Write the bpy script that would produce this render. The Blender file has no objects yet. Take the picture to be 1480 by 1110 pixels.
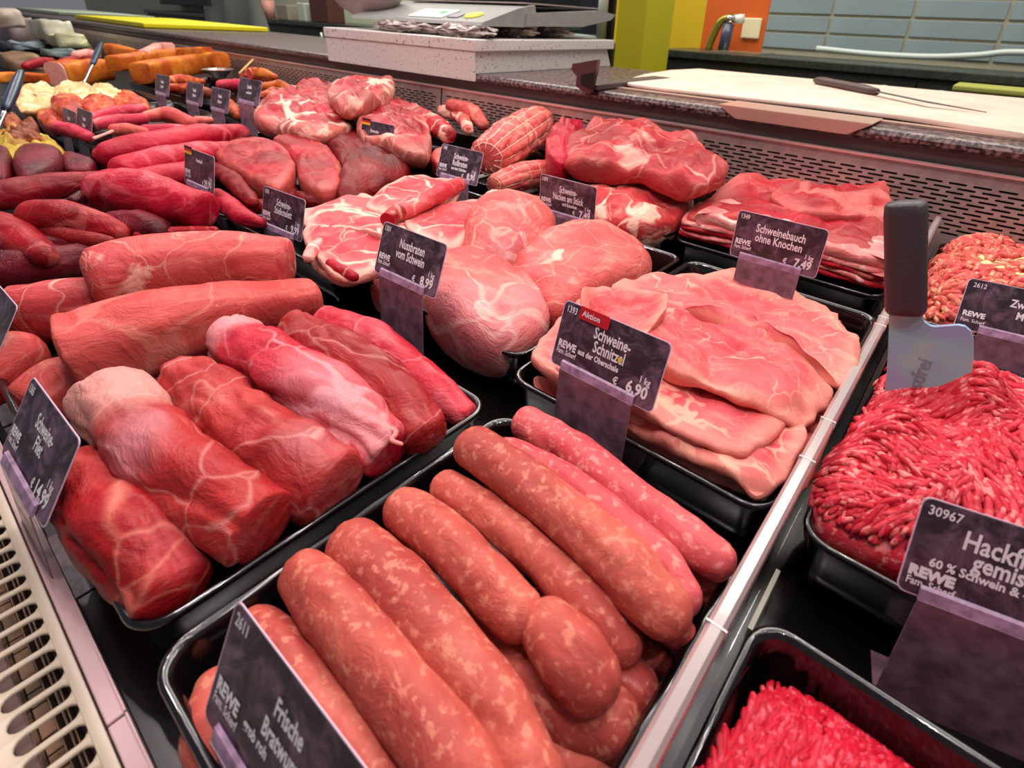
import bpy, bmesh, math, random
import numpy as np
from mathutils import Vector, Matrix, noise, Euler
random.seed(7); rng = np.random.default_rng(7)
SC = bpy.context.scene; COL = SC.collection
S = .26                      # one working unit is 0.26 m, the lens height above the tray rims
# ------------------------------------------------------------------ camera, world, lights
FX, PX, PY = 786.1, 790., 418.
R = np.array([[0.773548, 0.3116654, -0.5518044], [0.6323068, -0.3210863, 0.7050473], [0.042562, -0.8942976, -0.4454439]])
def ray(u, v): return R @ np.array([u-PX, v-PY, FX])
def at(u, v, z=0.):          # the point of the horizontal plane z seen at pixel u, v (working units)
    d = ray(u, v); return d*((z-1)/d[2]) + np.array([0, 0, 1.])
def aty(u, v, y):            # the point of the upright plane y
    d = ray(u, v); d = d*(y/d[1]); return np.array([d[0], y, 1+d[2]])
def depth(p): return float(R[:, 2] @ (np.array(p)-[0, 0, 1]))
cam = bpy.data.cameras.new('camera'); co = bpy.data.objects.new('camera', cam); COL.objects.link(co)
co.matrix_world = Matrix(((R[0, 0], -R[0, 1], -R[0, 2], 0), (R[1, 0], -R[1, 1], -R[1, 2], 0), (R[2, 0], -R[2, 1], -R[2, 2], S), (0, 0, 0, 1)))
cam.sensor_width = 36; cam.lens = FX/1480*36; cam.shift_x = -50/1480; cam.shift_y = -137/1480; cam.clip_start = .01
cam.dof.use_dof = True; cam.dof.focus_distance = 1.9*S; cam.dof.aperture_fstop = 11
SC.camera = co
vs = SC.view_settings; vs.view_transform = 'Standard'; vs.look = 'None'; vs.gamma = 1; vs.use_curve_mapping = False; vs.exposure = -.1
w = bpy.data.worlds.new('world'); SC.world = w; w.use_nodes = True
w.node_tree.nodes['Background'].inputs[0].default_value = (.95, .93, 1, 1); w.node_tree.nodes['Background'].inputs[1].default_value = .19
def area(name, loc, rot, sx, sy, power, col):
    l = bpy.data.lights.new(name, 'AREA'); l.shape = 'RECTANGLE'; l.size = sx*S; l.size_y = sy*S; l.energy = power; l.color = col
    o = bpy.data.objects.new(name, l); COL.objects.link(o); o.location = [c*S for c in loc]; o.rotation_euler = [math.radians(a) for a in rot]; return o
area('counter_strip_light', (-4.0, 1.0, 3.4), (12, 0, 0), 13, .12, 9, (1, .86, .85))
area('counter_strip_light_rear', (-4.0, 3.5, 3.6), (-8, 0, 0), 13, .12, 6, (1, .88, .87))
area('ceiling_panel_light', (-3, 4.0, 8.5), (0, 0, 0), 12, 5, 18, (1, .93, .9))
area('kitchen_fill_light', (-9, 8.5, 8), (0, 0, 0), 24, 4, 150, (1, .95, .84))  # added unseen fill, widened to brighten the yellow column and far boards
for i in range(9):           # added unseen spots in two rows, for crisp glints on the meat
    for j, (yy, pw) in enumerate(((.35, 1.6), (2.5, .85))):
        l = bpy.data.lights.new('glint_spot', 'SPOT'); l.energy = pw*4.2; l.color = (1, .87, .85); l.spot_size = math.radians(125); l.spot_blend = .8; l.shadow_soft_size = .014
        o = bpy.data.objects.new('glint_spot', l); COL.objects.link(o); o.location = ((1.0-1.45*i+.5*j)*S, yy*S, 3.5*S)
# ------------------------------------------------------------------ helpers
def lin(c):
    if isinstance(c[0], float) and max(c) <= 1: return (*c, 1)
    f = lambda x: (x/255)/12.92 if x/255 <= .04045 else ((x/255+.055)/1.055)**2.4
    return (f(c[0]), f(c[1]), f(c[2]), 1)
MATS = {}
def newmat(name):
    m = bpy.data.materials.new(name); m.use_nodes = True; nt = m.node_tree
    return m, nt, nt.nodes['Principled BSDF']
def N(nt, t, **k):
    n = nt.nodes.new(t)
    for a, b in k.items():
        if a.startswith('i_'):
            key = a[2:]; key = int(key) if key.isdigit() else key.replace('_', ' ')
            n.inputs[key].default_value = b
        else: setattr(n, a, b)
    return n
def mixc(nt, fac, a, b, mode='MIX'):
    m = nt.nodes.new('ShaderNodeMix'); m.data_type = 'RGBA'; m.blend_type = mode
    for i, x in ((0, fac), (6, a), (7, b)):
        if hasattr(x, 'is_output'): nt.links.new(x, m.inputs[i])
        else: m.inputs[i].default_value = x
    return m.outputs[2]
def ramp(nt, src, lo, hi):
    n = nt.nodes.new('ShaderNodeMapRange'); n.interpolation_type = 'SMOOTHSTEP'
    n.inputs[1].default_value = lo; n.inputs[2].default_value = hi; nt.links.new(src, n.inputs[0]); return n.outputs[0]
def math_(nt, op, a, b):
    n = nt.nodes.new('ShaderNodeMath'); n.operation = op
    for i, x in ((0, a), (1, b)):
        if hasattr(x, 'is_output'): nt.links.new(x, n.inputs[i])
        else: n.inputs[i].default_value = x
    return n.outputs[0]
def plain(name, col, rough=.5, metal=0., noise_amt=0., noise_scale=40., bump=0., coat=0., col2=None, trans=0., spec=.5, thr=(.25, .75)):
    if name in MATS: return MATS[name]
    m, nt, b = newmat(name); b.inputs['Base Color'].default_value = lin(col); b.inputs['Roughness'].default_value = rough
    b.inputs['Metallic'].default_value = metal; b.inputs['Coat Weight'].default_value = coat; b.inputs['Transmission Weight'].default_value = trans
    b.inputs['Specular IOR Level'].default_value = spec
    if noise_amt or bump:
        tc = N(nt, 'ShaderNodeTexCoord'); n = N(nt, 'ShaderNodeTexNoise', i_Scale=noise_scale, i_Detail=6.)
        nt.links.new(tc.outputs['Object'], n.inputs['Vector'])
        if noise_amt:
            f = ramp(nt, n.outputs[0], *thr)
            c = mixc(nt, f, lin(col), lin(col2 if col2 else tuple(int(x*(1-noise_amt)) for x in col)))
            nt.links.new(c, b.inputs['Base Color'])
        if bump:
            bp = N(nt, 'ShaderNodeBump', i_Strength=bump, i_Distance=.002); nt.links.new(n.outputs[0], bp.inputs['Height']); nt.links.new(bp.outputs[0], b.inputs['Normal'])
    MATS[name] = m; return m
def meat(name, red, deep, fat, vein=.5, vscale=7., patch=.3, pscale=3., grain=(3., 26., 26.), gamt=.35, edge=0., rough=.3, sss=.06, speck=0., spscale=60., bump=.55, skin=0.):
    """wet raw meat: two reds blended by a cloudy noise, fibres along the piece, fat veins, fat patches, optional fat rim"""
    if name in MATS: return MATS[name]
    red, deep = [(c_[0]*.97, c_[1]*.84, c_[2]*.86) for c_ in (red, deep)]; m, nt, b = newmat(name); L = nt.links.new
    a = N(nt, 'ShaderNodeAttribute', attribute_name='mc'); s = N(nt, 'ShaderNodeAttribute', attribute_name='rim')
    mc = a.outputs['Vector']
    n1 = N(nt, 'ShaderNodeTexNoise', i_Scale=3.2, i_Detail=3.); L(mc, n1.inputs['Vector'])
    c = mixc(nt, ramp(nt, n1.outputs[0], .33, .67), lin(deep), lin(red))
    mp = N(nt, 'ShaderNodeMapping', vector_type='POINT'); mp.inputs['Scale'].default_value = grain; L(mc, mp.inputs['Vector'])
    wob = N(nt, 'ShaderNodeTexNoise', i_Scale=4., i_Detail=2.); L(mc, wob.inputs['Vector'])
    va = N(nt, 'ShaderNodeVectorMath', operation='MULTIPLY_ADD'); L(wob.outputs['Color'], va.inputs[0]); va.inputs[1].default_value = (2.5, 2.5, 2.5); L(mp.outputs[0], va.inputs[2])
    n2 = N(nt, 'ShaderNodeTexNoise', i_Scale=1., i_Detail=4., i_Roughness=.6); L(va.outputs[0], n2.inputs['Vector'])
    c = mixc(nt, math_(nt, 'MULTIPLY', ramp(nt, n2.outputs[0], .5, .75), gamt), c, lin(fat))
    c = mixc(nt, math_(nt, 'MULTIPLY', ramp(nt, n2.outputs[0], .5, .25), gamt), c, lin(tuple(int(x*.8) for x in deep)))
    # fat veins
    wv = N(nt, 'ShaderNodeTexNoise', i_Scale=vscale*.6, i_Detail=3.); L(mc, wv.inputs['Vector'])
    vb = N(nt, 'ShaderNodeVectorMath', operation='MULTIPLY_ADD'); L(wv.outputs['Color'], vb.inputs[0]); vb.inputs[1].default_value = (.55, .55, .55); L(mc, vb.inputs[2])
    vo = N(nt, 'ShaderNodeTexVoronoi', feature='DISTANCE_TO_EDGE', i_Scale=vscale); L(vb.outputs[0], vo.inputs['Vector'])
    nm = N(nt, 'ShaderNodeTexNoise', i_Scale=vscale*.45, i_Detail=2.); L(vb.outputs[0], nm.inputs['Vector'])
    vw = math_(nt, 'MULTIPLY', ramp(nt, nm.outputs[0], .50, .72), .10)
    vf = math_(nt, 'MULTIPLY', math_(nt, 'LESS_THAN', vo.outputs['Distance'], 10.), vein)
    vf = math_(nt, 'MULTIPLY', ramp(nt, math_(nt, 'SUBTRACT', vw, vo.outputs['Distance']), -.03, .03), vf)
    c = mixc(nt, vf, c, lin(fat))
    pn = N(nt, 'ShaderNodeTexNoise', i_Scale=pscale, i_Detail=4., i_Roughness=.55); L(vb.outputs[0], pn.inputs['Vector'])
    pf = ramp(nt, pn.outputs[0], .72-.3*patch, .80-.3*patch)
    c = mixc(nt, math_(nt, 'MULTIPLY', pf, .85), c, lin(fat))
    if skin:
        sk = N(nt, 'ShaderNodeTexNoise', i_Scale=1.7, i_Detail=3.); L(mc, sk.inputs['Vector'])
        c = mixc(nt, math_(nt, 'MULTIPLY', ramp(nt, sk.outputs[0], .5, .68), skin), c, lin((208, 150, 158)))
    if speck:
        sv = N(nt, 'ShaderNodeTexNoise', i_Scale=spscale, i_Detail=2., i_Roughness=.6); L(mc, sv.inputs['Vector'])
        c = mixc(nt, math_(nt, 'MULTIPLY', ramp(nt, sv.outputs[0], .53, .66), speck), c, lin(fat))
        c = mixc(nt, math_(nt, 'MULTIPLY', ramp(nt, sv.outputs[0], .46, .32), speck*.6), c, lin(deep))
    if edge:
        sn = math_(nt, 'ADD', s.outputs['Fac'], math_(nt, 'MULTIPLY', math_(nt, 'SUBTRACT', wv.outputs[0], .5), .35))
        c = mixc(nt, math_(nt, 'MULTIPLY', ramp(nt, sn, .74, .96), edge), c, lin(fat))
    L(c, b.inputs['Base Color'])
    b.inputs['Subsurface Weight'].default_value = sss; b.inputs['Subsurface Radius'].default_value = (1, .3, .2); b.inputs['Subsurface Scale'].default_value = .006
    rr = N(nt, 'ShaderNodeMapRange'); rr.inputs[3].default_value = rough+.05; rr.inputs[4].default_value = rough+.3; L(n1.outputs[0], rr.inputs[0]); L(rr.outputs[0], b.inputs['Roughness'])
    b.inputs['Coat Weight'].default_value = .17; b.inputs['Coat Roughness'].default_value = .07; b.inputs['Specular IOR Level'].default_value = .12
    hb = N(nt, 'ShaderNodeTexNoise', i_Scale=30., i_Detail=6., i_Roughness=.62); L(vb.outputs[0], hb.inputs['Vector'])
    h = math_(nt, 'ADD', math_(nt, 'MULTIPLY', n2.outputs[0], .28), math_(nt, 'ADD', math_(nt, 'MULTIPLY', hb.outputs[0], .75), math_(nt, 'MULTIPLY', pf, .35)))
    bp = N(nt, 'ShaderNodeBump', i_Strength=bump, i_Distance=.006); L(h, bp.inputs['Height']); L(bp.outputs[0], b.inputs['Normal']); L(bp.outputs[0], b.inputs['Coat Normal'])
    MATS[name] = m; return m
def tag(o, label=None, cat=None, group=None, kind=None):
    for k, v in (('label', label), ('category', cat), ('group', group), ('kind', kind)):
        if v: o[k] = v
    return o
def empty(name, loc, label, cat, group=None):
    o = bpy.data.objects.new(name, None); COL.objects.link(o); o.location = [float(c)*S for c in loc]; o.empty_display_size = .01
    return tag(o, label, cat, group)
def mk(name, V, F, mat, parent=None, mc=None, rim=None, smooth=True, origin=None):
    """one mesh object from vertices in working units; parent is an Empty with location only"""
    V = np.asarray(V, float)
    if parent is not None:
        pl = np.zeros(3); q = parent
        while q is not None: pl += np.array(q.location)/S; q = q.parent
    elif origin is not None: pl = np.array(origin)
    else: pl = np.array([(V[:, 0].min()+V[:, 0].max())/2, (V[:, 1].min()+V[:, 1].max())/2, V[:, 2].min()])
    me = bpy.data.meshes.new(name); me.from_pydata(((V-pl)*S).tolist(), [], [tuple(int(i) for i in f) for f in F])
    if smooth: me.polygons.foreach_set('use_smooth', [True]*len(me.polygons))
    if mc is not None:
        a = me.attributes.new('mc', 'FLOAT_VECTOR', 'POINT'); a.data.foreach_set('vector', np.asarray(mc, np.float32).ravel())
    if rim is not None:
        a = me.attributes.new('rim', 'FLOAT', 'POINT'); a.data.foreach_set('value', np.asarray(rim, np.float32))
    me.materials.append(mat); me.update()
    o = bpy.data.objects.new(name, me); COL.objects.link(o)
    if parent is not None: o.parent = parent
    else: o.location = [float(c)*S for c in pl]
    return o
def join(*parts):
    V, F, n = [], [], 0
    for v, f in parts:
        V.append(np.asarray(v, float)); F += [tuple(i+n for i in q) for q in f]; n += len(v)
    return np.vstack(V), F
def boxm(x0, x1, y0, y1, z0, z1, r=0.):
    bm = bmesh.new(); bmesh.ops.create_cube(bm, size=1)
    for v in bm.verts: v.co = ((x0+x1)/2+v.co.x*(x1-x0), (y0+y1)/2+v.co.y*(y1-y0), (z0+z1)/2+v.co.z*(z1-z0))
    if r: bmesh.ops.bevel(bm, geom=bm.edges[:]+bm.verts[:], offset=r, segments=2, profile=.5, affect='EDGES')
    bm.verts.index_update(); V = [tuple(v.co) for v in bm.verts]; F = [[v.index for v in f.verts] for f in bm.faces]; bm.free(); return V, F
def prism(poly, axis, a, b):
    """extrude a 2D outline along an axis; the outline gives the two other coordinates in order"""
    n = len(poly); V = []
    for t in (a, b):
        for p in poly: q = list(p); q.insert(axis, t); V.append(q)
    F = [tuple(range(n)), tuple(range(2*n-1, n-1, -1))]+[(i, i+n, (i+1) % n+n, (i+1) % n) for i in range(n)]
    return V, F
def catmull(P, n, closed=False):
    P = np.asarray(P, float); m = len(P); out = []
    segs = m if closed else m-1
    g = (lambda i: P[i % m]) if closed else (lambda i: P[i] if 0 <= i < m else (2*P[0]-P[1] if i < 0 else 2*P[-1]-P[-2]))
    for k in range(n if closed else n+1):
        t = k/n*segs; i = min(int(t), segs-1); u = t-i
        a, b, c, d = g(i-1), g(i), g(i+1), g(i+2)
        out.append(.5*((2*b)+(c-a)*u+(2*a-5*b+4*c-d)*u*u+(3*b-3*c+d-a)*u**3))
    return np.array(out)
def fbm(p, f, seed, octv=3):
    return noise.fractal(Vector((p[0]*f+seed*7.3, p[1]*f-seed*3.1, p[2]*f+seed)), .6, 2., octv)
def tube(P, r, sides=10, cap=True):
    P = np.asarray(P, float); n = len(P); r = np.broadcast_to(np.asarray(r, float), (n,)); V = []; F = []
    T = np.gradient(P, axis=0); T /= np.linalg.norm(T, axis=1)[:, None]+1e-12
    ref = np.array([0, 0, 1.]) if abs(T[0][2]) < .9 else np.array([1., 0, 0])
    for i in range(n):
        a = np.cross(T[i], ref); a /= np.linalg.norm(a)+1e-12; ref = np.cross(a, T[i])
        for k in range(sides):
            t = 2*math.pi*k/sides; V.append(P[i]+r[i]*(math.cos(t)*a+math.sin(t)*ref))
    for i in range(n-1):
        for k in range(sides):
            j = (k+1) % sides; F.append((i*sides+k, i*sides+j, (i+1)*sides+j, (i+1)*sides+k))
    if cap: F.append(tuple(range(sides-1, -1, -1))); F.append(tuple((n-1)*sides+k for k in range(sides)))
    return V, F
def loft(P, rw, rh, n=34, m=32, ends=(1., 1.), sq=2., amp=.06, nf=6., seed=0, twist=0., crease=.08, head=0.):
    """long piece of meat along P; rw/rh half width and height per control point; ends 1 rounded .. 0 cut flat; returns V,F,mc,rim"""
    P = catmull(P, n); k = len(rw); t = np.linspace(0, 1, n+1)
    rw = np.interp(t, np.linspace(0, 1, k), rw); rh = np.interp(t, np.linspace(0, 1, len(rh)), rh)
    L = np.concatenate([[0], np.cumsum(np.linalg.norm(np.diff(P, axis=0), axis=1))]); tot = L[-1]
    T = np.gradient(P, axis=0); T /= np.linalg.norm(T, axis=1)[:, None]
    rows = []       # (centre, w, h, s, tangent)
    r0, r1 = (rw[0]+rh[0])/2, (rw[-1]+rh[-1])/2
    for j in range(6, 0, -1):
        a = j/6*math.pi/2; rows.append((P[0]-T[0]*r0*math.sin(a)*ends[0]*.9, math.cos(a)**(1 if ends[0] > .4 else .35), 0, -r0*math.sin(a), 0))
    for i in range(n+1): rows.append((P[i], 1, i, L[i], 0))
    for j in range(1, 7):
        a = j/6*math.pi/2; rows.append((P[-1]+T[-1]*r1*math.sin(a)*ends[1]*.9, math.cos(a)**(1 if ends[1] > .4 else .35), n, tot+r1*math.sin(a), 0))
    V, mc, rim = [], [], []; off = np.array([seed*1.73 % 9, seed*2.31 % 7, seed*.77 % 5]); av = (rw.mean()+rh.mean())/2
    for c, sc, i, s, _ in rows:
        sc = max(sc, .04)
        side = np.cross(T[i], [0, 0, 1.]); side /= np.linalg.norm(side); up = np.cross(side, T[i])
        for q in range(m):
            a = 2*math.pi*q/m; ca, sa = math.cos(a), math.sin(a)
            ca2 = math.copysign(abs(ca)**(2/sq), ca); sa2 = math.copysign(abs(sa)**(2/sq), sa)
            if twist: tw = twist*s/tot; ca2, sa2 = ca2*math.cos(tw)-sa2*math.sin(tw), ca2*math.sin(tw)+sa2*math.cos(tw)
            p = c+side*rw[i]*ca2*sc+up*rh[i]*sa2*sc
            d = amp*av*(fbm(p, nf, seed)+.35*fbm(p, nf*3.1, seed+5, 2)); nn = side*ca+up*sa
            if crease:
                g1 = noise.noise(Vector((s*2.6+seed*3.3, ca*rw[i]*9+seed, sa*rh[i]*9))); g2 = noise.noise(Vector((s*5+seed*1.3, ca*rw[i]*22-seed, sa*rh[i]*22)))
                d -= crease*av*(max(0, 1-abs(g1)*7)+.35*max(0, 1-abs(g2)*6))
            V.append(p+nn*d*(.4+.6*sc)); mc.append(off+np.array([s, ca*rw[i]*sc, sa*rh[i]*sc])); rim.append(max(0., 1.12-.9*max(s, 0)/(head*tot)) if head else 0.)
    F = []; nr = len(rows)
    for i in range(nr-1):
        for q in range(m):
            j = (q+1) % m; F.append((i*m+q, (i+1)*m+q, (i+1)*m+j, i*m+j))
    F.append(tuple(range(m))); F.append(tuple((nr-1)*m+q for q in range(m-1, -1, -1)))
    return V, F, mc, rim
def blob(out, z0, H, D=.05, n=64, rings=16, p=2.4, amp=.02, nf=5., seed=0, tilt=(0, 0), curl=0., crease=.10, ragged=.02):
    """piece with a given outline (list of x, y): domed top of height H, rounded edge, flat underside D below"""
    O = catmull(np.array(out)[:, :2], n, True); c = O.mean(0); V, mc, rim = [], [], []; off = np.array([seed*1.73 % 9, seed*2.31 % 7, seed*.77 % 5])
    def add(x, y, z, s, top):
        q = np.array([x, y, z]); d = fbm((x, y, top*.3), nf, seed)
        if crease and top: d -= crease*4*max(0, 1-8*abs(noise.noise(Vector((x*3.2+seed*3.3, y*4.2, seed)))))*max(0, 1-s**6)+crease*1.5*max(0, 1-6*abs(noise.noise(Vector((x*9+seed*1.3, y*9, seed+3)))))
        z2 = z+amp*d*(1 if top else .3)+tilt[0]*(x-c[0])+tilt[1]*(y-c[1])+curl*s**4*fbm((x, y, 0), 2.5, seed+9, 1)
        V.append((x, y, z2)); mc.append(off+np.array([x, y, z*1.5])); rim.append(s if top else 1.)
    add(c[0], c[1], z0+H, 0, 1)
    prof = []
    for k in range(1, rings+1):
        s = math.sin(k/rings*math.pi/2)**.9; prof.append((s, H*(1-s**p)**(1/p) if s < 1 else 0, 1))
    for k in range(1, 5): a = k/4*math.pi/2; prof.append((1-.30*(1-math.cos(a)), -D*math.sin(a), 0))
    prof.append((.5, -D, 0))
    for s, h, top in prof:
        for i in range(n):
            q = c+(O[i]-c)*s; e = 1+ragged*(noise.noise(Vector((O[i][0]*9+seed, O[i][1]*9, 0)))+.6*noise.noise(Vector((O[i][0]*24+seed, O[i][1]*24, 0))))*s; q = c+(q-c)*e; add(q[0], q[1], z0+h, s, top)
    F = [(0, 1+i, 1+(i+1) % n) for i in range(n)]; K = len(prof)
    for k in range(K-1):
        for i in range(n):
            j = (i+1) % n; F.append((1+k*n+i, 1+(k+1)*n+i, 1+(k+1)*n+j, 1+k*n+j))
    F.append(tuple(1+(K-1)*n+i for i in range(n-1, -1, -1)))
    return V, F, mc, rim
SEED = [0]; YMAX = 3.56
def px(pts, z, k=0.):       # outline pixels onto the sloping plane through the piece's middle
    c = np.mean([at(u, v, z) for u, v in pts], 0); out = []
    for u, v in pts:
        d = ray(u, v); t = (c[2]-1-k*c[1])/(d[2]-k*d[1]); out.append((d*t)[:2])
    return out
def log(name, label, cat, mat, pts, rp, z, flat=1., n=34, m=30, group=None, parent=None, **k):
    """log shaped piece; pts pixels of its axis, rp half thickness in pixels, z height(s) of the axis"""
    SEED[0] += 1; zz = z if isinstance(z, (list, tuple)) else [z]*len(pts)
    P = [at(u, v, h) for (u, v), h in zip(pts, zz)]; P = [p if p[1] < YMAX-.1 else aty(u, v, YMAX-.1) for p, (u, v) in zip(P, pts)]; rp = rp if isinstance(rp, (list, tuple)) else [rp]*len(pts)
    r = [a*depth(p)/FX for a, p in zip(rp, P)]
    V, F, mc, rim = loft(P, r, [x*flat for x in r], n=n, m=m, seed=SEED[0], **k)
    o = mk(name, V, F, mat, parent, mc=mc, rim=rim); return tag(o, label, cat, group) if label else o
def piece(name, label, cat, mat, pts, z, H, group=None, parent=None, ymin=None, **k):
    SEED[0] += 1; k1 = k.get('tilt', (0, 0))[1]; O = px(pts, z, k1)
    while max(p[1] for p in O) > YMAX and z < .4: z += .01; O = px(pts, z, k1)
    if ymin: O = [(p[0], max(p[1], ymin+.004*abs(p[0]-O[0][0]))) for p in O]
    V, F, mc, rim = blob(O, z, H, seed=SEED[0], **k)
    o = mk(name, V, F, mat, parent, mc=mc, rim=rim); return tag(o, label, cat, group) if label else o
# ------------------------------------------------------------------ plain materials
BLACK = plain('black_tray_plastic', (10, 8, 10), .16, coat=.5)
DECK = plain('black_deck', (9, 8, 9), .22, noise_amt=.3)
STEEL = plain('brushed_steel', (196, 176, 170), .36, metal=.7, noise_amt=.12, noise_scale=60)
RECESS = plain('dark_recess', (12, 8, 9), .6)
GRANITE = plain('dark_granite', (128, 102, 100), .3, noise_amt=.9, noise_scale=150, thr=(.4, .56), col2=(44, 32, 34), bump=.1)
PEDW = plain('speckled_white_stone', (214, 207, 200), .45, noise_amt=.9, noise_scale=160, thr=(.6, .68), col2=(120, 108, 106))
BOARD = plain('white_cutting_board', (236, 214, 198), .5, noise_amt=.2, noise_scale=9, col2=(225, 190, 172))
CREAM = plain('cream_enamel', (196, 180, 158), .35, noise_amt=.08, noise_scale=12)
PINKW = plain('pale_pink_panel', (196, 160, 162), .4)
# ------------------------------------------------------------------ setting: deck, panel, counter, walls
def struct(name, VF, mat, smooth=False, **k):
    o = mk(name, VF[0], VF[1], mat, smooth=smooth, **k); o['kind'] = 'structure'; return o
struct('floor', boxm(-60, 8, -12, 14, -3.5, -3.4), plain('grey_floor', (92, 84, 78), .5, noise_amt=.3, noise_scale=4))
struct('trim_1', boxm(-26, 3.2, -.028, 3.75, -.24, -.2), DECK)                      # display deck under the trays
struct('trim_2', boxm(-26, 3.2, 3.77, 3.80, -.24, .36), RECESS)                     # dark wall behind the perforated sheet
def slotted(name, x0, x1, z0, z1, y, nrow, px_, py_, sl, sh, mat, parent, lean=0.):
    """sheet with real stadium slots in staggered rows, plain margins above and below"""
    V, F = [], []; idx = {}
    def vid(x, z):
        k = (round(x, 5), round(z, 5))
        if k not in idx: idx[k] = len(V); V.append((x, y+lean*(z-z0), z))
        return idx[k]
    top = z1; zt = z1-.065; zb = zt-nrow*py_
    def rect(a, b, c, d):
        if b-a > 1e-5 and d-c > 1e-5: F.append((vid(a, c), vid(b, c), vid(b, d), vid(a, d)))
    rect(x0, x1, zt, z1); rect(x0, x1, z0, zb); mg = .04
    for r in range(nrow):
        c0, c1 = zt-(r+1)*py_, zt-r*py_; cm = (c0+c1)/2; xs = x0+mg+(px_*.42 if r % 2 else 0); k = int((x1-mg-xs)/px_)
        rect(x0, xs, c0, c1); rect(xs+k*px_, x1, c0, c1)
        for i in range(k):
            a, b = xs+i*px_, xs+(i+1)*px_; h0, h1 = (a+b)/2-sl/2, (a+b)/2+sl/2; q = sh/2
            hole = [(h0, cm), (h0+q, cm-q), (h1-q, cm-q), (h1, cm), (h1-q, cm+q), (h0+q, cm+q)]; H = [vid(*p) for p in hole]
            A, B, C, D = vid(a, c0), vid(b, c0), vid(b, c1), vid(a, c1)
            F += [(A, B, H[2], H[1]), (B, H[3], H[2]), (B, C, H[3]), (C, H[4], H[3]), (C, D, H[5], H[4]), (D, H[0], H[5]), (D, A, H[0]), (A, H[1], H[0])]
    o = mk(name, V, F, mat, parent, smooth=False); md = o.modifiers.new('thickness', 'SOLIDIFY'); md.thickness = .004*S; md.offset = 1
    return o
pn = empty('perforated_panel', (-4, 3.7, -.2), 'pink-lit steel rear panel with staggered slots under the counter edge', 'panel')
for x0, x1 in ((-17.5, -13.7), (-13.68, -9.02), (-9.0, -4.36), (-4.34, .7), (.72, 2.4)):
    slotted('sheet', x0, x1, -.2, .355, 3.68, 12, .1125, .0245, .088, .0115, STEEL, pn, lean=.12)
V, F = join(boxm(-17.5, 2.4, 3.715, 3.765, .352, .364)); mk('top_edge', V, F, plain('bright_edge', (225, 190, 186), .25, metal=.6), pn, smooth=False)
struct('trim_3', boxm(-26, 3.2, 3.80, 3.84, .34, .45), plain('recess_profile', (88, 70, 70), .45, metal=.3))
ct = empty('service_counter', (-8, 4.9, -3.4), 'long dark speckled stone service counter behind the meat display', 'counter')
nose = [(3.76, .445), (3.745, .455), (3.74, .48), (3.75, .503), (3.775, .512), (5.98, .512), (6.0, .49), (6.0, .43), (3.80, .43)]
V, F = prism(nose, 0, -26, 3.2); mk('worktop', V, F, GRANITE, ct, smooth=False)
V, F = boxm(-26, 3.2, 3.9, 5.85, -3.4, .43); mk('body', V, F, plain('dark_body', (22, 20, 20), .6), ct, smooth=False)
# front strips and air grille
for i, (a, b) in enumerate(((-6, -3.2), (-3.19, -.862), (-.857, 1.2))):
    o = struct('trim_%d' % (4+i), join(boxm(a, b, -.060, -.030, -.16, -.112, .003), boxm(a, b, -.0335, -.0300, -.2, -.108)), PINKW)
gr = empty('air_grille', (-1.3, -.12, -.2), 'cream enamelled air intake grille along the front of the counter', 'grille')
def grille():
    V, F = [], []; x0, x1 = -4.0, 0.2; p = .0475; n = int((x1-x0)/p); ya, yb = -.170, -.0815; z1, z0 = -.118, -.121
    parts = []
    for k in range(n):
        a = x0+k*p; xs, xe = a+.0062, a+p-.0062; c = (xs+xe)/2; r = (xe-xs)/2; hole = []
        for j in range(7): t = math.pi*j/6; hole.append((c+r*math.cos(t), yb-r+r*math.sin(t)))
        for j in range(7): t = math.pi+math.pi*j/6; hole.append((c+r*math.cos(t), ya+r+r*math.sin(t)))
        y0, y1 = -.235, -.064; m = len(hole); rect = [(a+p, (y0+y1)/2), (a+p, y1), (a, y1), (a, (y0+y1)/2), (a, y0), (a+p, y0)]
        vs_ = []
        def outer(h):
            dx, dy = h[0]-c, h[1]-(ya+yb)/2; s = min(((p/2)/abs(dx)) if abs(dx) > 1e-6 else 99, ((y1 if dy > 0 else -y0)+((ya+yb)/2 if dy < 0 else -(ya+yb)/2))/abs(dy) if abs(dy) > 1e-6 else 99)
            return (c+dx*s, (ya+yb)/2+dy*s)
        for h in hole: vs_.append((h[0], h[1], z0-.003))
        for h in hole: vs_.append((h[0], h[1], z0))
        for h in hole: vs_.append((h[0]+(h[0]-c)*.12, h[1]+(.0015 if h[1] > -.12 else -.002), z1))
        for h in hole: o_ = outer(h); vs_.append((o_[0], o_[1], z1))
        f = []
        for i in range(m):
            j = (i+1) % m
            for q in range(3): f.append((q*m+i, q*m+j, (q+1)*m+j, (q+1)*m+i))
        parts.append((vs_, f))
        parts.append(([(a, y1, z1), (a+p, y1, z1), (a+p, y1+.002, z1-.03), (a, y1+.002, z1-.03)], [(0, 1, 2, 3)]))
        for cx_, sy in ((a, y1), (a+p, y1), (a, y0), (a+p, y0)): pass
        parts.append(([(a, y0, z1), (a+p, y0, z1), (a+p, y1, z1), (a, y1, z1)], []))
    return join(*parts)
V, F = grille(); mk('grid', V, F, CREAM, gr)
V, F = join(boxm(-4, .2, -.082, -.0635, -.119, -.1165, .001)); mk('rail', V, F, CREAM, gr)
cop = plain('copper_fin', (150, 112, 88), .35, metal=.6, noise_amt=.5, noise_scale=30, col2=(70, 62, 44))
for i, (y, c) in enumerate(((-.100, cop), (-.118, cop), (-.150, cop), (-.19, cop))):
    V, F = boxm(-4, .2, y, y+.002, -.26, -.16); mk('air_guide', V, F, c, gr, smooth=False)
parts = []
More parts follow.
